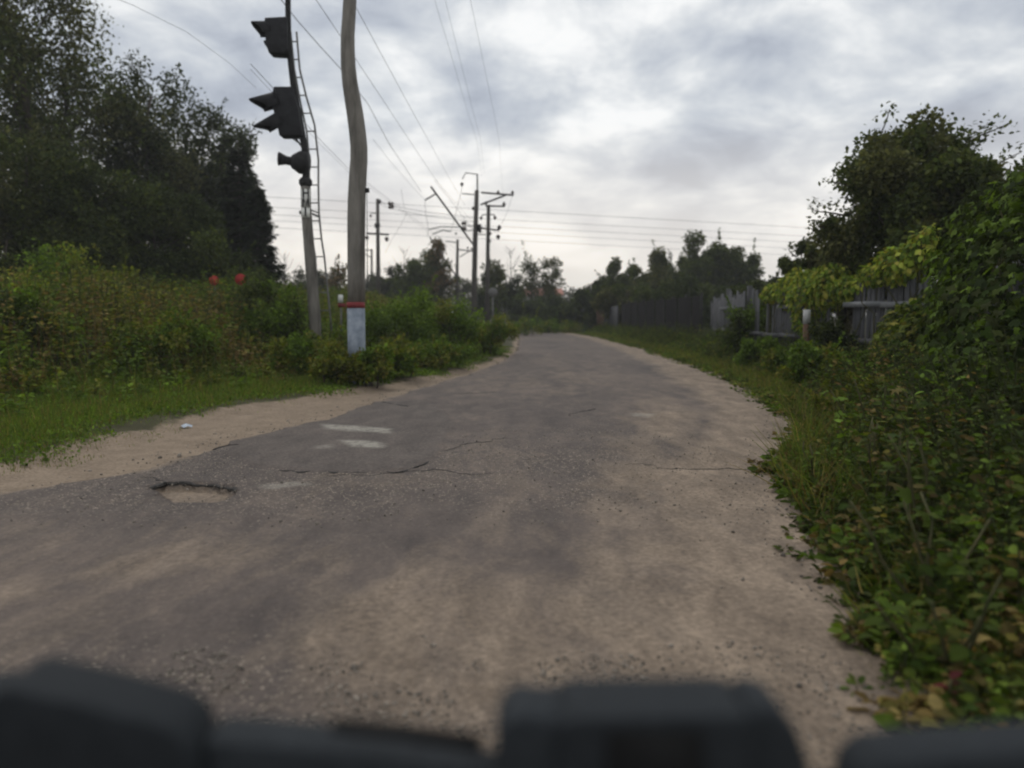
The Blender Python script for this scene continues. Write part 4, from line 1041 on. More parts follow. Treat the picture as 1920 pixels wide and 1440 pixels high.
FG = 'far trees beyond the weeds'
far_specs = [  # px, top, half, d, kind, label, clumps, leaves, shape
 (545, 500, 45, 62, 'far', 'far greyish bush left of the signal mast', 26, 3000, 'round'),
 (600, 505, 40, 66, 'far', 'far low tree behind the signal mast foot', 24, 3000, 'round'),
 (633, 462, 14, 50, 'autumn', 'thin sapling with sparse leaves between signal and thick pole', 12, 350, 'spire'),
 (735, 500, 34, 60, 'far', 'far bush between the thick pole and the thin dark pole', 24, 2600, 'round'),
 (700, 515, 40, 66, 'far', 'dim bush behind the thin dark pole', 24, 2600, 'round'),
 (775, 478, 40, 58, 'tree', 'dark dense tree left of the far masts', 34, 4500, 'round'),
 (822, 446, 28, 58, 'autumn', 'taller tree with rusty top left of the far masts', 28, 2300, 'spire'),
 (800, 470, 40, 60, 'dark', 'dark tree beneath the rusty-topped one', 30, 4000, 'round'),
 (930, 472, 14, 55, 'tree_olive', 'thin upright sapling just right of the service pole', 14, 500, 'spire'),
 (945, 508, 45, 60, 'dark', 'dark round bush right of the masts', 30, 5000, 'round'),
 (1000, 482, 19, 66, 'tree_olive', 'left one of two slim birches at the bend', 26, 1000, 'round'),
 (1036, 478, 21, 66, 'tree_olive', 'right one of two slim birches at the bend', 30, 1500, 'round'),
 (1010, 556, 60, 58, 'dark', 'dark hedge-like bush under the slim birches', 34, 5500, 'round'),
 (1070, 562, 55, 56, 'dark', 'dark bush closing the road end', 34, 5500, 'round'),
 (1125, 520, 34, 52, 'dark', 'dark bush at the right side of the road end', 28, 4000, 'round'),
 (1152, 486, 24, 54, 'tree', 'first slim round-topped tree right of the road end', 22, 2600, 'round'),
 (1186, 484, 22, 52, 'tree', 'second slim tree right of the road end, darker', 22, 2800, 'round'),
 (1235, 468, 38, 50, 'tree_olive', 'olive tree with thin top before the big far tree', 34, 5000, 'spire'),
 (1275, 476, 18, 54, 'tree', 'narrow tree touching the big far tree', 18, 2200, 'round'),
 (1312, 443, 46, 50, 'tree', 'biggest round far tree on the right, left part', 46, 7500, 'round'),
 (1375, 450, 44, 50, 'tree', 'big round far tree on the right, beside the biggest', 46, 7500, 'round'),
 (1415, 482, 28, 48, 'tree', 'smaller round tree at the right end of the far group', 28, 3200, 'round'),
 (1300, 520, 90, 40, 'dark', 'dark shrubbery directly behind the metal fence', 50, 9000, 'round'),
 (1190, 535, 60, 46, 'tree_olive', 'olive shrubbery behind the far board fence', 36, 6000, 'round'),
 (1440, 530, 70, 26, 'tree', 'green shrub behind the fence left of the leafy garden tree', 44, 8000, 'round'),
 (1165, 515, 60, 60, 'far', 'dim grey tree mass behind the slim trees right of the road end', 36, 5000, 'round'),
 (1250, 500, 60, 58, 'far', 'dim grey tree mass left of the big far trees', 36, 5000, 'round'),
 (1340, 490, 80, 56, 'far', 'dim grey tree mass behind the big far trees', 40, 6500, 'round'),
 (1345, 462, 50, 52, 'tree', 'far tree filling the gap between the two biggest ones', 40, 6000, 'round'),
 (660, 520, 60, 72, 'far', 'dim far bush row behind the thick concrete pole', 30, 3000, 'round'),
 (870, 520, 40, 70, 'far', 'pale far bush behind the tall mast foot', 20, 1600, 'round'),
]
for px, top, hw, d, kd, lab, nc, lv, shp in far_specs:
    tree(px, top, hw * 1.12, d, lab, kd, nc, int(lv * 2.2), 0.19 if d > 45 else 0.14, group=FG, kinds=[kd, kd, 'tree'] if kd not in ('autumn',) else [kd, 'tree_olive'], clump=0.2 if lv > 1000 else 0.25, low=0.04, shape=shp, trunk_r=0.09)

def far_wood():
    # wood closing the horizon all round, too far to tell the trees apart
    a = Acc()
    n = 2600
    az = rng.uniform(-1.15, 1.15, n) ; dist = rng.uniform(88, 135, n)
    x = np.sin(az) * dist; y = np.cos(az) * dist
    hgt = 3.0 + 2.8 * fbm(az * 14, az * 0, 101, 4) + 0.02 * (dist - 88)
    for i in range(n):
        m = 26; dirs = rvec(m); r = rng.uniform(1.0, 1.8)
        top = hgt[i] * rng.uniform(0.3, 1.0)
        pos = np.array([x[i], y[i], 0.3 + top - r * .7]) + dirs * np.array([r, r, r * 0.9]) * (rng.random((m, 1)) ** .4)
        a.inst(*DIAMOND, pos, frames(dirs + rvec(m), rvec(m) + np.array([0, 0, .6])), rng.uniform(.35, .7, m), tints(m, 'far', .25))
    tag(link('far_wood', a.mesh('far_wood', M['leaf'])), 'distant low wood closing the horizon', 'wood', None, 'stuff')
far_wood()

def bare_tree(px, top, d, label):
    tp = P(px, top, d); gz = 0.3; H = tp.z - gz
    t = empty('bare_tree', (tp.x, d, gz), label, 'tree', 'dead bare saplings'); h = Hard()
    h.tube([(0, 0, -0.1), (0.05, 0, H * .5), (0, 0, H)], [.07, .045, .012], 6); h.build('trunk', M['bark'], t)
    h = Hard()
    for i in range(22):
        z = H * rng.uniform(.45, .97); az = rng.random() * 6.28; ln = (H - z) * .5 + .4
        h.tube([(0, 0, z), (math.cos(az) * ln * .5, math.sin(az) * ln * .5, z + ln * .4), (math.cos(az) * ln * .8, math.sin(az) * ln * .8, z + ln * .9)], [.02, .014, .006], 4)
    h.build('branches', M['bark'], t)
bare_tree(957, 466, 64, 'bare leafless sapling right of the masts')
bare_tree(757, 466, 60, 'bare leafless sapling left of the dark dense tree')
bare_tree(533, 474, 60, 'bare twiggy sapling beside the spruce')

# garden tree behind the board fence with readable leaves
def leafy_tree(px, py_c, rx, rz, d, label, name, n_leaf, size, kind, nclump, group=None, arms=()):
    seed(px + py_c)
    c = P(px, py_c, d); gz = float(ground_z(c.x, d)); t = empty(name, (c.x, d, gz), label, 'tree', group)
    R = rx / FPX * d; Rz = rz / FPX * d; cz = c.z - gz; a = Acc(); h = Hard()
    cs = []
    for i in range(nclump):
        v = rvec(1)[0]; rr = rng.random() ** 0.4; cs.append(np.array([v[0] * R * rr, v[1] * min(R, 1.8) * rr, cz + v[2] * Rz * rr]))
    rs = [R * rng.uniform(.16, .28) for _ in cs]
    n_each = [int(n_leaf * r * r / sum(q * q for q in rs)) for r in rs]
    crown_leaves(a, cs, rs, n_each, size, [kind if rng.random() < .75 else 'tree_olive' for _ in cs], templ=OVAL, var=.25)
    top = np.array([0, 0, cz * 0.75])
    for (x1, y1, x2, y2, nl, w) in arms:        # drooping or rising shoots with single leaves
        p0 = np.array(P(x1, y1, d)) - np.array([c.x, d, gz]); p1 = np.array(P(x2, y2, d)) - np.array([c.x, d, gz])
        p0[1] += rng.normal() * .2; s = rng.random(nl); pos = p0 + (p1 - p0) * s[:, None] + rng.normal(size=(nl, 3)) * w
        pos[:, 2] += 0.12 * np.sin(s * PI)
        a.inst(*OVAL, pos, frames((p1 - p0) * .6 + rvec(nl) * .7, rvec(nl) * .7 + np.array([0, 0, 1])), size * rng.uniform(.7, 1.25, nl), tints(nl, kind, .25))
        branchy(h, p0, p1, 0.018, 0.06)
    link('crown', a.mesh('crown', M['leaf']), t)
    branchy(h, (0, 0, -.2), top, 0.11, .05, 6, 8)
    for c_ in cs[:30]: branchy(h, top * min(.95, max(.4, c_[2] / cz * .6)), c_, 0.035, .1)
    h.build('trunk', M['bark'], t)
leafy_tree(1700, 400, 150, 150, 14.5, 'big leafy garden tree rising above the board fence on the right', 'fruit_tree', 46000, 0.085, 'tree', 120, 'garden trees behind the right fence',
    arms=[(1640, 300, 1668, 205, 60, .10), (1665, 290, 1720, 225, 50, .09), (1760, 290, 1890, 232, 110, .11), (1700, 280, 1780, 240, 60, .1), (1600, 400, 1520, 392, 90, .09), (1600, 360, 1548, 340, 40, .08), (1800, 310, 1850, 255, 50, .09), (1850, 330, 1915, 285, 60, .1), (1590, 440, 1530, 420, 60, .1)])
leafy_tree(1820, 430, 130, 130, 13.0, 'darker leafy tree at the right edge behind the creeper', 'fruit_tree', 30000, 0.085, 'tree', 90, 'garden trees behind the right fence')
leafy_tree(1940, 470, 120, 120, 11.0, 'dark leafy tree cut off by the right edge above the creeper', 'fruit_tree', 22000, 0.085, 'tree', 70, 'garden trees behind the right fence')
leafy_tree(1512, 500, 46, 40, 19, 'small leafy tree left of the big garden tree', 'fruit_tree', 3600, 0.09, 'tree', 22, 'garden trees behind the right fence', arms=[(1500, 480, 1478, 465, 30, .08), (1520, 470, 1512, 450, 25, .06)])
leafy_tree(1590, 520, 70, 50, 16, 'low dark fruit tree just behind the fence top', 'fruit_tree', 6500, 0.085, 'dark', 30, 'garden trees behind the right fence')

# ------------------------------------------------------------------ herbs and weeds (uncountable)
def herb(acc, x, y, h, nleaf, lsize, kinds, lean=0.12, templ=DIAMOND, stem_r=0.004, z=None, stemtint=(.06, .07, .03), lowfrac=0.1):
    n = len(x)
    if n == 0: return
    z = ground_z(x, y) if z is None else z
    base = np.stack([x, y, z], 1); ln = rng.normal(size=(n, 2)) * lean * h[:, None]
    top = base + np.concatenate([ln, h[:, None]], 1)
    ax = top - base; L_ = np.linalg.norm(ax, axis=1)
    acc.inst(PRISM[0], PRISM[1], base, frames(ax, rvec(n)), np.stack([np.full(n, stem_r), L_, np.full(n, stem_r)], 1), np.tile(np.array([stemtint]), (n, 1)))
    idx = np.repeat(np.arange(n), nleaf); m = len(idx)
    u = lowfrac + (1 - lowfrac) * rng.random(m) ** 0.75
    az = rng.random(m) * 2 * PI
    out_ = np.stack([np.cos(az), np.sin(az), rng.uniform(-.35, .55, m)], 1)
    pos = base[idx] + ax[idx] * u[:, None] + out_ * (0.02)
    S = lsize[idx] * (1.25 - 0.65 * u) * rng.uniform(.7, 1.3, m)
    ks = np.array(kinds); kd = ks[rng.integers(0, len(ks), n)] if len(ks) != n else ks
    tt = np.zeros((m, 3))
    for q in set(kd):
        sel = kd[idx] == q; tt[sel] = tints(int(sel.sum()), q, .22)
    tt *= np.exp(rng.normal(size=(n, 1)) * .15)[idx]
    tt *= (0.55 + 0.95 * fbm(x * .8 + 3, y * .8, 151, 3))[idx][:, None]
    nr = rvec(m) * .8 + np.array([0, 0, .9])
    acc.inst(templ[0], templ[1], pos, frames(out_, nr), np.stack([S * .8, S, S], 1), tt)
def blades(acc, x, y, h, w, kinds, z=None, bend=.35, templ=TRI):
    n = len(x)
    if n == 0: return
    z = ground_z(x, y) if z is None else z
    ax = np.stack([rng.normal(size=n) * bend, rng.normal(size=n) * bend, np.ones(n)], 1)
    ks = np.array(kinds); kd = ks[rng.integers(0, len(ks), n)]; tt = np.zeros((n, 3))
    for q in set(kd): tt[kd == q] = tints(int((kd == q).sum()), q, .25)
    acc.inst(templ[0], templ[1], np.stack([x, y, z - 0.01], 1), frames(ax, rvec(n) * np.array([1, 1, .2])), np.stack([w, h, h], 1), tt)
def inview(x, y, m=1.0): return (np.abs(x) < 0.69 * y + m)

def left_vegetation():
    # short grass on the verge
    a = Acc()
    n = 150000; y = 3.5 + 26 * rng.random(n) ** 1.6; t = rng.uniform(-0.25, 4.5, n); x = left_e(y) - t
    keep = inview(x, y, .5) & (rng.random(n) < sstep(-0.25, 0.7, t + (fbm(x * 1.7, y * 1.7, 111) - .5) * 1.5)); x, y, t = x[keep], y[keep], t[keep]
    h = (0.03 + 0.09 * sstep(0, 1.5, t)) * rng.uniform(.6, 1.6, len(x)) * (0.6 + .8 * fbm(x * 1.2, y * 1.2, 113))
    blades(a, x, y, h, np.full(len(x), .007) * (1 + y * .05), ['lush', 'lush', 'weed', 'bright', 'dry'])
    n = 90000; y = 4 + 22 * rng.random(n) ** 1.4; t = rng.uniform(-.1, 5, n); x = left_e(y) - t
    keep = inview(x, y, .5) & (rng.random(n) < sstep(0, 0.8, t + (fbm(x * 1.7, y * 1.7, 111) - .5) * 1.5)); x, y, t = x[keep], y[keep], t[keep]
    m = len(x); bump = fbm(x * 1.1, y * 1.1, 117)
    z = ground_z(x, y) + rng.random(m) * (.03 + .22 * sstep(.5, 4, t) * bump)
    a.inst(*DIAMOND, np.stack([x, y, z], 1), frames(rvec(m) + np.array([0, 0, .2]), rvec(m) * .6 + np.array([0, 0, 1])), rng.uniform(.02, .045, m) * (1 + .04 * y), tints(m, 'lush', .3) * (0.75 + 0.5 * bump[:, None]))
    tag(link('grass', a.mesh('grass', M['leaf'])), 'short green grass on the left verge between sand and tall weeds', 'grass', None, 'stuff')
    # tall weeds
    a = Acc()
    n = 17000; y = 6 + 48 * rng.random(n) ** 1.25; t = 1.6 + 15 * rng.random(n) ** 0.9; x = left_e(y) - t
    near = 0.2 + .8 * sstep(1.6, 4.2, t)
    keep = inview(x, y, 1.0) & (y > 7.5) & (rng.random(n) < near); x, y, t = x[keep], y[keep], t[keep]
    pn = fbm(x * .42, y * .42, 121, 3); hn = fbm(x * .6 + 9, y * .6, 123, 3)
    h = (0.18 + 1.05 * sstep(1.8, 5.5, t)) * (0.55 + .95 * hn) * rng.uniform(.85, 1.1, len(x))
    dryish = pn > .53
    for sel, kinds in ((dryish, ['dry', 'weed', 'dry', 'weed']), (~dryish, ['weed', 'lush', 'weed', 'lush', 'bright'])):
        herb(a, x[sel], y[sel], h[sel], 22, 0.10 * np.ones(sel.sum()) * (1 + .012 * y[sel]), kinds, lean=.14)
    # grass spears and seed heads among them
    n = 9000; y = 7 + 35 * rng.random(n) ** 1.2; t = 1.5 + 11 * rng.random(n); x = left_e(y) - t; keep = inview(x, y, 1); x, y, t = x[keep], y[keep], t[keep]
    blades(a, x, y, (.25 + .9 * sstep(1.8, 5, t)) * rng.uniform(.6, 1.2, len(x)), np.full(len(x), .014) * (1 + .02 * y), ['weed', 'dry', 'dry', 'lush'], bend=.22)
    tag(link('weeds', a.mesh('weeds', M['leaf'])), 'dense tall green and brown weeds covering the left bank', 'weeds', None, 'stuff')
left_vegetation()

# shrubs and clumps one can tell apart on the left bank
LB = 'shrubs on the left bank'
for px, top, hw, d, kinds, lab, lv in [
    (95, 470, 120, 16.5, ['weed', 'lush'], 'tall pointed leafy shrub high on the left bank', 9000),
    (15, 545, 90, 12.5, ['lush', 'tree'], 'dark green bush at the left edge of the bank', 7000),
    (215, 495, 60, 18, ['weed', 'tree_olive'], 'olive leafy shrub right of the tall pointed one', 4200),
    (505, 528, 62, 17, ['lush', 'tree'], 'rounded green bush just left of the signal mast', 6500),
    (755, 548, 70, 20, ['bright', 'lush'], 'bright green bush right of the thick concrete pole', 8000),
    (850, 562, 62, 21, ['bright', 'weed', 'lush'], 'bright green bush nearer to the bend beside the road', 7000),
    (915, 590, 48, 23, ['weed', 'lush'], 'low bush where the road disappears behind the bank', 4500),
    (430, 545, 60, 20, ['weed', 'tree_olive'], 'low shrub under the two red signs', 3800),
    (560, 628, 60, 14.5, ['lush', 'weed'], 'low leafy clump in front of the signal foot', 3500),
    (735, 636, 52, 14.6, ['lush', 'weed'], 'low clump at the foot of the thick concrete pole', 3500),
    (820, 640, 60, 17, ['weed', 'lush'], 'low leafy clump beside the road past the thick pole', 3800),
    (300, 600, 90, 13.5, ['weed', 'lush'], 'wide low leafy clump midway along the bank', 5000),
 (636, 650, 52, 13.2, ['lush', 'weed'], 'weedy clump hiding the foot of the thick concrete pole', 3800),
 (690, 645, 36, 13.1, ['weed', 'lush'], 'leafy clump right against the front of the thick concrete pole', 3000),
    ]:
    tree(px, top, hw, d, lab, kinds[0], 26, lv, 0.075, name='bush', group=LB, kinds=kinds, clump=0.3, low=0.0, trunk_r=.015, depth=hw / FPX * d * .9)
for px, top, hw, d, kinds, lab, lv in [
    (1395, 555, 42, 19.0, ['tree', 'lush'], 'green shrub before the boards just right of the metal fence', 5000),
    (1425, 640, 40, 16.5, ['lush', 'under'], 'low leafy clump at the fence foot below the small leafy tree', 3500),
    (1560, 600, 42, 13.0, ['tree', 'lush', 'dark'], 'dark shrub before the fence between the two bare board stretches', 5000),
    (1520, 650, 60, 11.5, ['lush', 'weed'], 'leafy clump before the marker post at the fence foot', 4500),
    (1640, 655, 70, 10.0, ['lush', 'under'], 'green leafy clump under the bare boards beside the creeper', 6000),
    (1480, 655, 45, 14.5, ['weed', 'lush'], 'low clump at the foot of the farther bare boards', 3200),
    (1590, 745, 70, 8.6, ['lush', 'weed'], 'bright leafy mound beside the sandy edge, in front of the bare boards', 6000),
    (1690, 700, 80, 7.8, ['lush', 'under', 'weed'], 'green leafy mound at the foot of the creeper mass', 7000),
    (1790, 800, 90, 5.8, ['under', 'lush', 'weed'], 'large leafy mound below the creeper mass at the right edge', 7000),
    (1880, 930, 90, 4.4, ['under', 'weed', 'lush'], 'leafy mound at the right edge halfway down', 6000),
    (1340, 640, 34, 21.0, ['lush', 'weed'], 'small clump at the corner where boards meet the metal fence', 2400)]:
    tree(px, top, hw, d, lab, kinds[0], 26, lv, 0.07, name='bush', group='shrubs along the right fence', kinds=kinds, clump=0.3, low=0.0, trunk_r=.012, depth=hw / FPX * d * .7)
for px, top, hw, d, lab in [(985, 600, 34, 44, 'green shrub at the inner side of the bend'), (1030, 606, 36, 50, 'low green shrub straight across the road end'), (1075, 604, 30, 52, 'low green shrub at the right of the road end')]:
    tree(px, top, hw, d, lab, 'lush', 18, 1800, 0.11, name='bush', group='shrubs around the bend', kinds=['lush', 'weed'], clump=0.35, low=0.0, trunk_r=.02, depth=1.2)

def right_vegetation():
    a = Acc()
    # low herbs along the edge, near
    n = 7000; y = 1.6 + 9 * rng.random(n) ** 1.05; t = rng.uniform(-0.12, 3.2, n); x = right_e(y) + t
    keep = inview(x, y, .8) & (rng.random(n) < sstep(-.15, .25, t + (fbm(x * 2.3, y * 2.3, 131) - .5) * .5)); x, y, t = x[keep], y[keep], t[keep]
    h = (.07 + .62 * sstep(0.0, 1.4, t)) * (0.5 + fbm(x * 1.3, y * 1.3, 133)) * rng.uniform(.7, 1.2, len(x))
    h = np.minimum(h, np.where(y < 3, .75, 2))
    herb(a, x, y, h, 15, rng.uniform(.022, .095, len(x)), ['under', 'under', 'creeper', 'lush', 'dry', 'creeper'], lean=.35, templ=OVAL, stem_r=.003, lowfrac=.05)
    # farther
    n = 9000; y = 9.5 + 42 * rng.random(n) ** 1.2; wd = 6.0 - right_e(y); t = rng.uniform(-.05, 1, n) * np.maximum(wd, .5); x = right_e(y) + t
    keep = inview(x, y, 1) & (rng.random(n) < .35 + .65 * sstep(.2, .8, t / np.maximum(wd, .3))); x, y, t = x[keep], y[keep], t[keep]
    fr = t / np.maximum(6.0 - right_e(y), .5)
    h = (.05 + .62 * sstep(.35, 1.0, fr)) * (.4 + 1.1 * fbm(x, y * .7, 135)) * rng.uniform(.7, 1.3, len(x))
    herb(a, x, y, h, 13, .06 * np.ones(len(x)) * (1 + .012 * y), ['weed', 'under', 'lush', 'creeper'], lean=.2)
    tag(link('undergrowth', a.mesh('undergrowth', M['leaf'])), 'tangled green weeds along the right edge of the road', 'undergrowth', None, 'stuff')
    a = Acc()
    n = 60000; y = 1.8 + 45 * rng.random(n) ** 1.8; t = rng.uniform(-.12, 2.2, n); x = right_e(y) + t
    keep = inview(x, y, .6) & (rng.random(n) < sstep(-.15, .35, t + (fbm(x * 2.3, y * 2.3, 131) - .5) * .5)); x, y, t = x[keep], y[keep], t[keep]
    h = (.03 + .10 * sstep(0, .8, t)) * rng.uniform(.6, 1.8, len(x)); 
    blades(a, x, y, h, np.full(len(x), .005) * (1 + .08 * y), ['weed', 'lush', 'dry', 'weed'], templ=BLADE)
    n = 9000; y = 1.9 + 8 * rng.random(n); t = rng.uniform(0.1, 2.0, n); x = right_e(y) + t
    sel = fbm(x * 1.5, y * 1.5, 137) > .5; x, y = x[sel], y[sel]
    blades(a, x, y, rng.uniform(.18, .5, len(x)) * (.5 + .5 * sstep(2, 5, y)), np.full(len(x), .007), ['weed', 'lush', 'under', 'dry'], templ=BLADE, bend=.6)
    tag(link('grass', a.mesh('grass', M['leaf'])), 'rough grass blades along the right road edge below the fence', 'grass', None, 'stuff')
right_vegetation()

# creeper mass hanging over the right fence, with its biggest leaves as parts
def leaf_mesh(templ, kind, sub=0):
    out_ = []
    for i in range(8):
        a = Acc(); v = templ[0].copy(); v[:, 2] += rng.normal() * .12 * v[:, 1] ** 2 + .06 * np.abs(v[:, 0]) * rng.normal(); v *= np.array([rng.uniform(.85, 1.15), 1, 1])
        c = np.array(GREENS[kind][i % len(GREENS[kind])]) * math.exp(rng.normal() * .2)
        a.add(v, templ[1], c); out_.append(a.mesh('leaf', M['leaf']))
    return out_
def place_leaf(me, parent, pos, ax, nr, s):
    R = frames(np.array([ax]), np.array([nr]))[0]
    o = bpy.data.objects.new('leaf', me); COL.objects.link(o); o.parent = parent
    mt = Matrix([[R[i][j] * s for j in range(3)] + [pos[i]] for i in range(3)] + [[0, 0, 0, 1]])
    o.matrix_local = mt
    return o
def creeper(loc, blobs, label, n, size, kind, nparts, name='creeper', group=None, cat='creeper', templ=LOBED, mix=None):
    t = empty(name, loc, label, cat, group); loc = np.array(loc)
    w = np.array([b[3] * b[4] + b[4] * b[5] + b[3] * b[5] for b in blobs]); w = w / w.sum()
    cnt = (w * n).astype(int); P_, D_ = [], []
    for b, c in zip(blobs, cnt):
        dv = rvec(c); r = rng.uniform(.78, 1.04, c)
        lump = .88 + .28 * fbm(dv[:, 0] * 2.5 + b[0], dv[:, 2] * 2.5 + dv[:, 1] + b[1], 141)
        p = np.array(b[:3]) + dv * np.array(b[3:6]) * (r * lump)[:, None]
        P_.append(p); D_.append(dv / np.array(b[3:6]))
    p = np.concatenate(P_); dv = np.concatenate(D_); dv /= np.linalg.norm(dv, axis=1, keepdims=True)
    inside = np.zeros(len(p), bool)
    for b in blobs:
        q = (p - np.array(b[:3])) / np.array(b[3:6]); inside |= (q ** 2).sum(1) < .5
    ok = ~inside & (p[:, 2] > ground_z(p[:, 0], p[:, 1])); p, dv = p[ok], dv[ok]; m = len(p)
    ax = np.array([0, 0, -1.0]) * .8 + dv * .45 + rvec(m) * .6; nr = dv * 1.1 + rvec(m) * .45 + np.array([0, 0, .35])
    S = size * rng.uniform(.6, 1.35, m)
    # those that show largest: nearest the road and facing it
    view = np.array([0, 0, 1.2]) - p; dist = np.linalg.norm(view, axis=1); face = (nr * view).sum(1) / dist
    score = S / dist * np.clip(face, .05, 2) * np.where(np.abs(p[:, 0]) < .66 * p[:, 1], 1, .1)
    order = np.argsort(-score); top, rest = order[:nparts], order[nparts:]
    ms = leaf_mesh(templ, kind)
    for i in top: place_leaf(ms[int(rng.integers(0, 8))], t, p[i] - loc + dv[i] * .03, ax[i], nr[i], S[i])
    a = Acc(); kk = [kind] + (mix or [])
    for k_ in kk:
        sel = rest[np.arange(len(rest)) % len(kk) == kk.index(k_)]
        a.inst(*templ, p[sel] - loc, frames(ax[sel], nr[sel]), S[sel], tints(len(sel), k_, .25))
    o = link('foliage', a.mesh('foliage', M['leaf']), t); o['kind'] = 'stuff'
    h = Hard()
    for b in blobs:
        for _ in range(7):
            v = rvec(1)[0]; v[2] = abs(v[2]); e_ = np.array(b[:3]) + v * np.array(b[3:6]) * .85; s_ = np.array([b[0] + rng.normal() * .2, b[1] + rng.normal() * .2, float(ground_z(b[0], b[1]))])
            branchy(h, s_ - loc, e_ - loc, .012, .12)
    h.build('stems', M['stem'], t)
    return t
CG = 'creepers over the right fence'
creeper((4.6, 7.2, .2), [(4.6, 6.6, .9, .85, 1.2, 1.25), (5.1, 7.4, 1.5, .9, 1.3, 1.15), (5.6, 8.6, 1.35, .8, 1.3, 1.05), (6.2, 7.8, 1.9, .9, 1.2, 1.0), (4.1, 6.0, .5, .7, .9, .75), (5.2, 6.0, 1.2, .7, .8, 1.0)],
        'large dark green creeper mass with lobed leaves at the right edge', 40000, .078, 'creeper', 300, group=CG, mix=['lush', 'creeper', 'creeper'])
creeper((5.2, 9.8, .2), [(5.3, 9.4, .55, .7, 1.0, .75), (5.6, 10.6, .6, .5, .9, .75)], 'lower part of the creeper spilling before the grey boards', 8000, .09, 'creeper', 60, group=CG, mix=['weed'])
# pale yellow-green climber lying along the fence top
creeper((6.0, 14.5, 1.6), [(5.95, 11.9, 1.98, .32, .45, .30), (5.95, 12.5, 1.86, .28, .5, .18), (5.95, 13.6, 1.66, .3, .6, .2), (5.9, 14.3, 1.72, .36, .5, .42), (5.9, 15.2, 1.58, .40, .6, .50), (5.95, 16.2, 1.72, .36, .5, .42), (5.85, 15.3, 1.15, .25, .35, .35), (6.1, 11.5, 2.2, .2, .3, .28), (5.9, 17.2, 1.7, .3, .5, .22)],
        'pale yellow-green climber draped along the top of the grey board fence', 11000, .085, 'yellow', 60, group=CG, templ=OVAL, mix=['yellow', 'bright'])

# broad-leaved roadside plants close to the camera
def broad_plant(x, y, h, nl, ls, label, kind='under', templ=OVAL):
    gz = float(ground_z(x, y)); t = empty('broadleaf_weed', (x, y, gz), label, 'plant', 'broad-leaved weeds on the near right verge')
    ms = leaf_mesh(templ, kind); hd = Hard()
    for s_ in range(4):
        ln = rng.normal(size=2) * .28 * h; tip = np.array([ln[0], ln[1], h * rng.uniform(.75, 1.05)]); branchy(hd, rng.normal(size=3) * np.array([.03, .03, 0]), tip, .005, .06)
        for i in range(nl // 4):
            u = .15 + .85 * rng.random(); az = rng.random() * 2 * PI; ov = np.array([math.cos(az), math.sin(az), rng.uniform(-.4, .4)])
            place_leaf(ms[int(rng.integers(0, 8))], t, tip * u + ov * .02, ov, rvec(1)[0] * .4 + np.array([0, 0, 1]), ls * rng.uniform(.7, 1.2) * (1.2 - .5 * u))
    hd.build('stem', M['stem'], t)
bp = [(1.45, 2.45, .34, 'lowest leafy weed at the bottom right corner by the sand', 'under', OVAL, .075),
      (1.62, 2.9, .5, 'leafy weed above the bottom right one, darker', 'creeper', OVAL, .075),
      (1.95, 3.5, .6, 'tall leafy weed leaning out at the right edge', 'under', LOBED, .09),
      (2.1, 4.2, .55, 'broad leafy weed below the creeper mass', 'creeper', LOBED, .10),
      (2.35, 4.9, .5, 'weed with pale large leaves amid grass blades', 'under', OVAL, .095),
      (2.1, 5.3, .33, 'low leafy weed where the greenery bulges onto the road', 'lush', OVAL, .07),
      (3.0, 6.2, .7, 'lobed-leaf weed in front of the creeper foot', 'lush', LOBED, .10),
      (2.9, 5.4, .75, 'tall lobed-leaf weed against the creeper foot', 'under', LOBED, .11)]
for x, y, h, lab, kd, tp_, ls in bp: broad_plant(x, y, h, 44, ls, lab, kd, tp_)
def red_leafed():
    x, y = 1.32, 2.22; t = empty('red_leaf_sprig', (x, y, float(ground_z(x, y))), 'tiny sprig with dark red leaves at the sand edge', 'plant')
    GREENS['redleaf'] = [(.09, .02, .02), (.07, .02, .018)]
    ms = leaf_mesh(OVAL, 'redleaf'); hd = Hard(); branchy(hd, (0, 0, 0), (0, 0, .12), .003, .05); hd.build('stem', M['stem'], t)
    for i in range(7):
        az = rng.random() * 6.28; place_leaf(ms[i], t, np.array([0, 0, .03 + .015 * i]), np.array([math.cos(az), math.sin(az), .3]), np.array([0, 0, 1.0]), .05)
red_leafed()

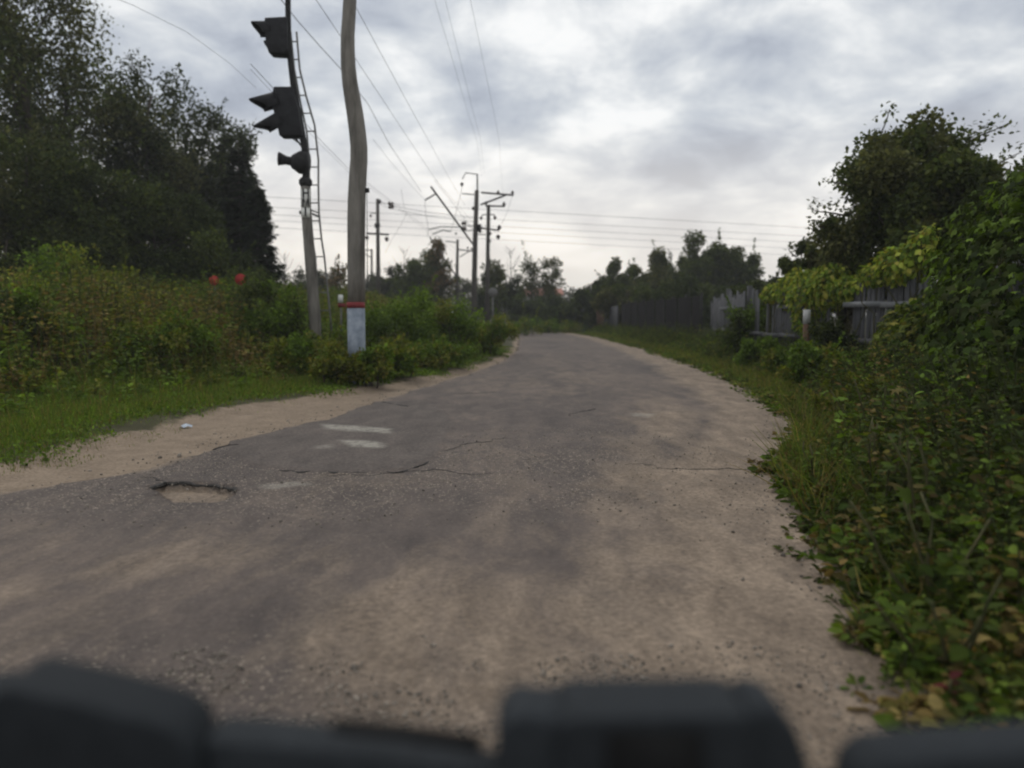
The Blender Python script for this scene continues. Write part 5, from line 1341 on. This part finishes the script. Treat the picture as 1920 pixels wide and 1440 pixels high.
# ------------------------------------------------------------------ handlebar console right in front of the camera
def console():
    d = 0.70
    t = empty('handlebar_console', (0.0, d, 0.606), 'blurred dark grey plastic handlebar console with raised clamp and black slot', 'handlebar')
    o = Vector((0.0, d, 0.60))
    def px(pts, dd=0.0): return [((P(x, y, d + dd) - o).x, (P(x, y, d + dd) - o).z) for x, y in pts]
    def part(name, pts, y0, y1, mat, bev=0.008):
        if bev: y0, y1 = y0 - .02, 0.0; bev = bev * 1.8
        elif name == 'slot': y0, y1 = -.080, -.070
        else: y0, y1 = -.056, -.04
        h = Hard(); h.prism(px(pts, y0 if name in ('slot', 'crossbar_shade') else 0.0), y0, y1); ob = h.build(name, mat, t, smooth=False)
        if bev: 
            b = ob.modifiers.new('bevel', 'BEVEL'); b.width = bev; b.segments = 4; b.limit_method = 'ANGLE'
        return ob
    part('left_grip_cover', [(-260, 1290), (-40, 1268), (60, 1262), (78, 1240), (105, 1236), (250, 1268), (370, 1302), (402, 1330), (424, 1390), (430, 1560), (-260, 1560)], -.05, .06, M['rubber'], .01)
    part('crossbar', [(415, 1345), (560, 1356), (700, 1372), (860, 1398), (960, 1420), (960, 1600), (415, 1600)], -.03, .05, M['rubber'], .006)
    part('crossbar_shade', [(620, 1374), (760, 1386), (905, 1408), (905, 1424), (760, 1402), (620, 1386)], -.034, -.02, M['slot'], 0)  # black strip: painted shadow on the crossbar's underside
    part('clamp_end', [(932, 1330), (944, 1300), (975, 1284), (1000, 1290), (1050, 1292), (1050, 1600), (925, 1600)], -.045, .05, M['rubber'], .008)
    part('clamp_body', [(1040, 1296), (1060, 1281), (1200, 1279), (1352, 1278), (1368, 1290), (1372, 1600), (1038, 1600)], -.055, .06, M['rubber'], .01)
    part('clamp_cap', [(1362, 1282), (1395, 1272), (1425, 1284), (1455, 1320), (1474, 1380), (1490, 1600), (1374, 1600)], -.045, .05, M['rubber'], .010)
    part('slot', [(1140, 1388), (1318, 1388), (1322, 1600), (1136, 1600)], -.062, -.050, M['slot'], 0)  # black block on the clamp face; the slot's inner shade is its colour
    part('right_grip_cover', [(1548, 1440), (1560, 1394), (1600, 1374), (1700, 1364), (1920, 1352), (2150, 1345), (2150, 1620), (1545, 1620)], -.04, .06, M['rubber'], .010)
    h = Hard(); h.tube([(-.42, .0, P(960, 1500, d).z - .60), (.42, .0, P(960, 1500, d).z - .60)], .018, 12); h.build('handlebar_tube', M['steel_dark'], t, smooth=True)
    h = Hard(); zt = P(960, 1520, d).z - .60; h.tube([(.09, .0, zt), (.09, .08, -.05), (.09, .25, -.6)], .025, 12); h.build('steering_column', M['steel_dark'], t, smooth=True)
console()

# ------------------------------------------------------------------ thin evening haze
def haze():
    h = Hard(); h.box((0, 0, 11.5), (2600, 2600, 27.0)); 
    m = newmat('haze'); t, NN, LL = nodes_of(m); o = NN('ShaderNodeOutputMaterial'); v = NN('ShaderNodeVolumePrincipled')
    v.inputs['Color'].default_value = (0.92, 0.93, 0.95, 1); v.inputs['Density'].default_value = 0.0011; v.inputs['Anisotropy'].default_value = 0.0
    LL(v.outputs[0], o.inputs['Volume'])
    tag(h.build('haze', m), 'thin even haze over the whole place', 'haze', None, 'stuff')
haze()
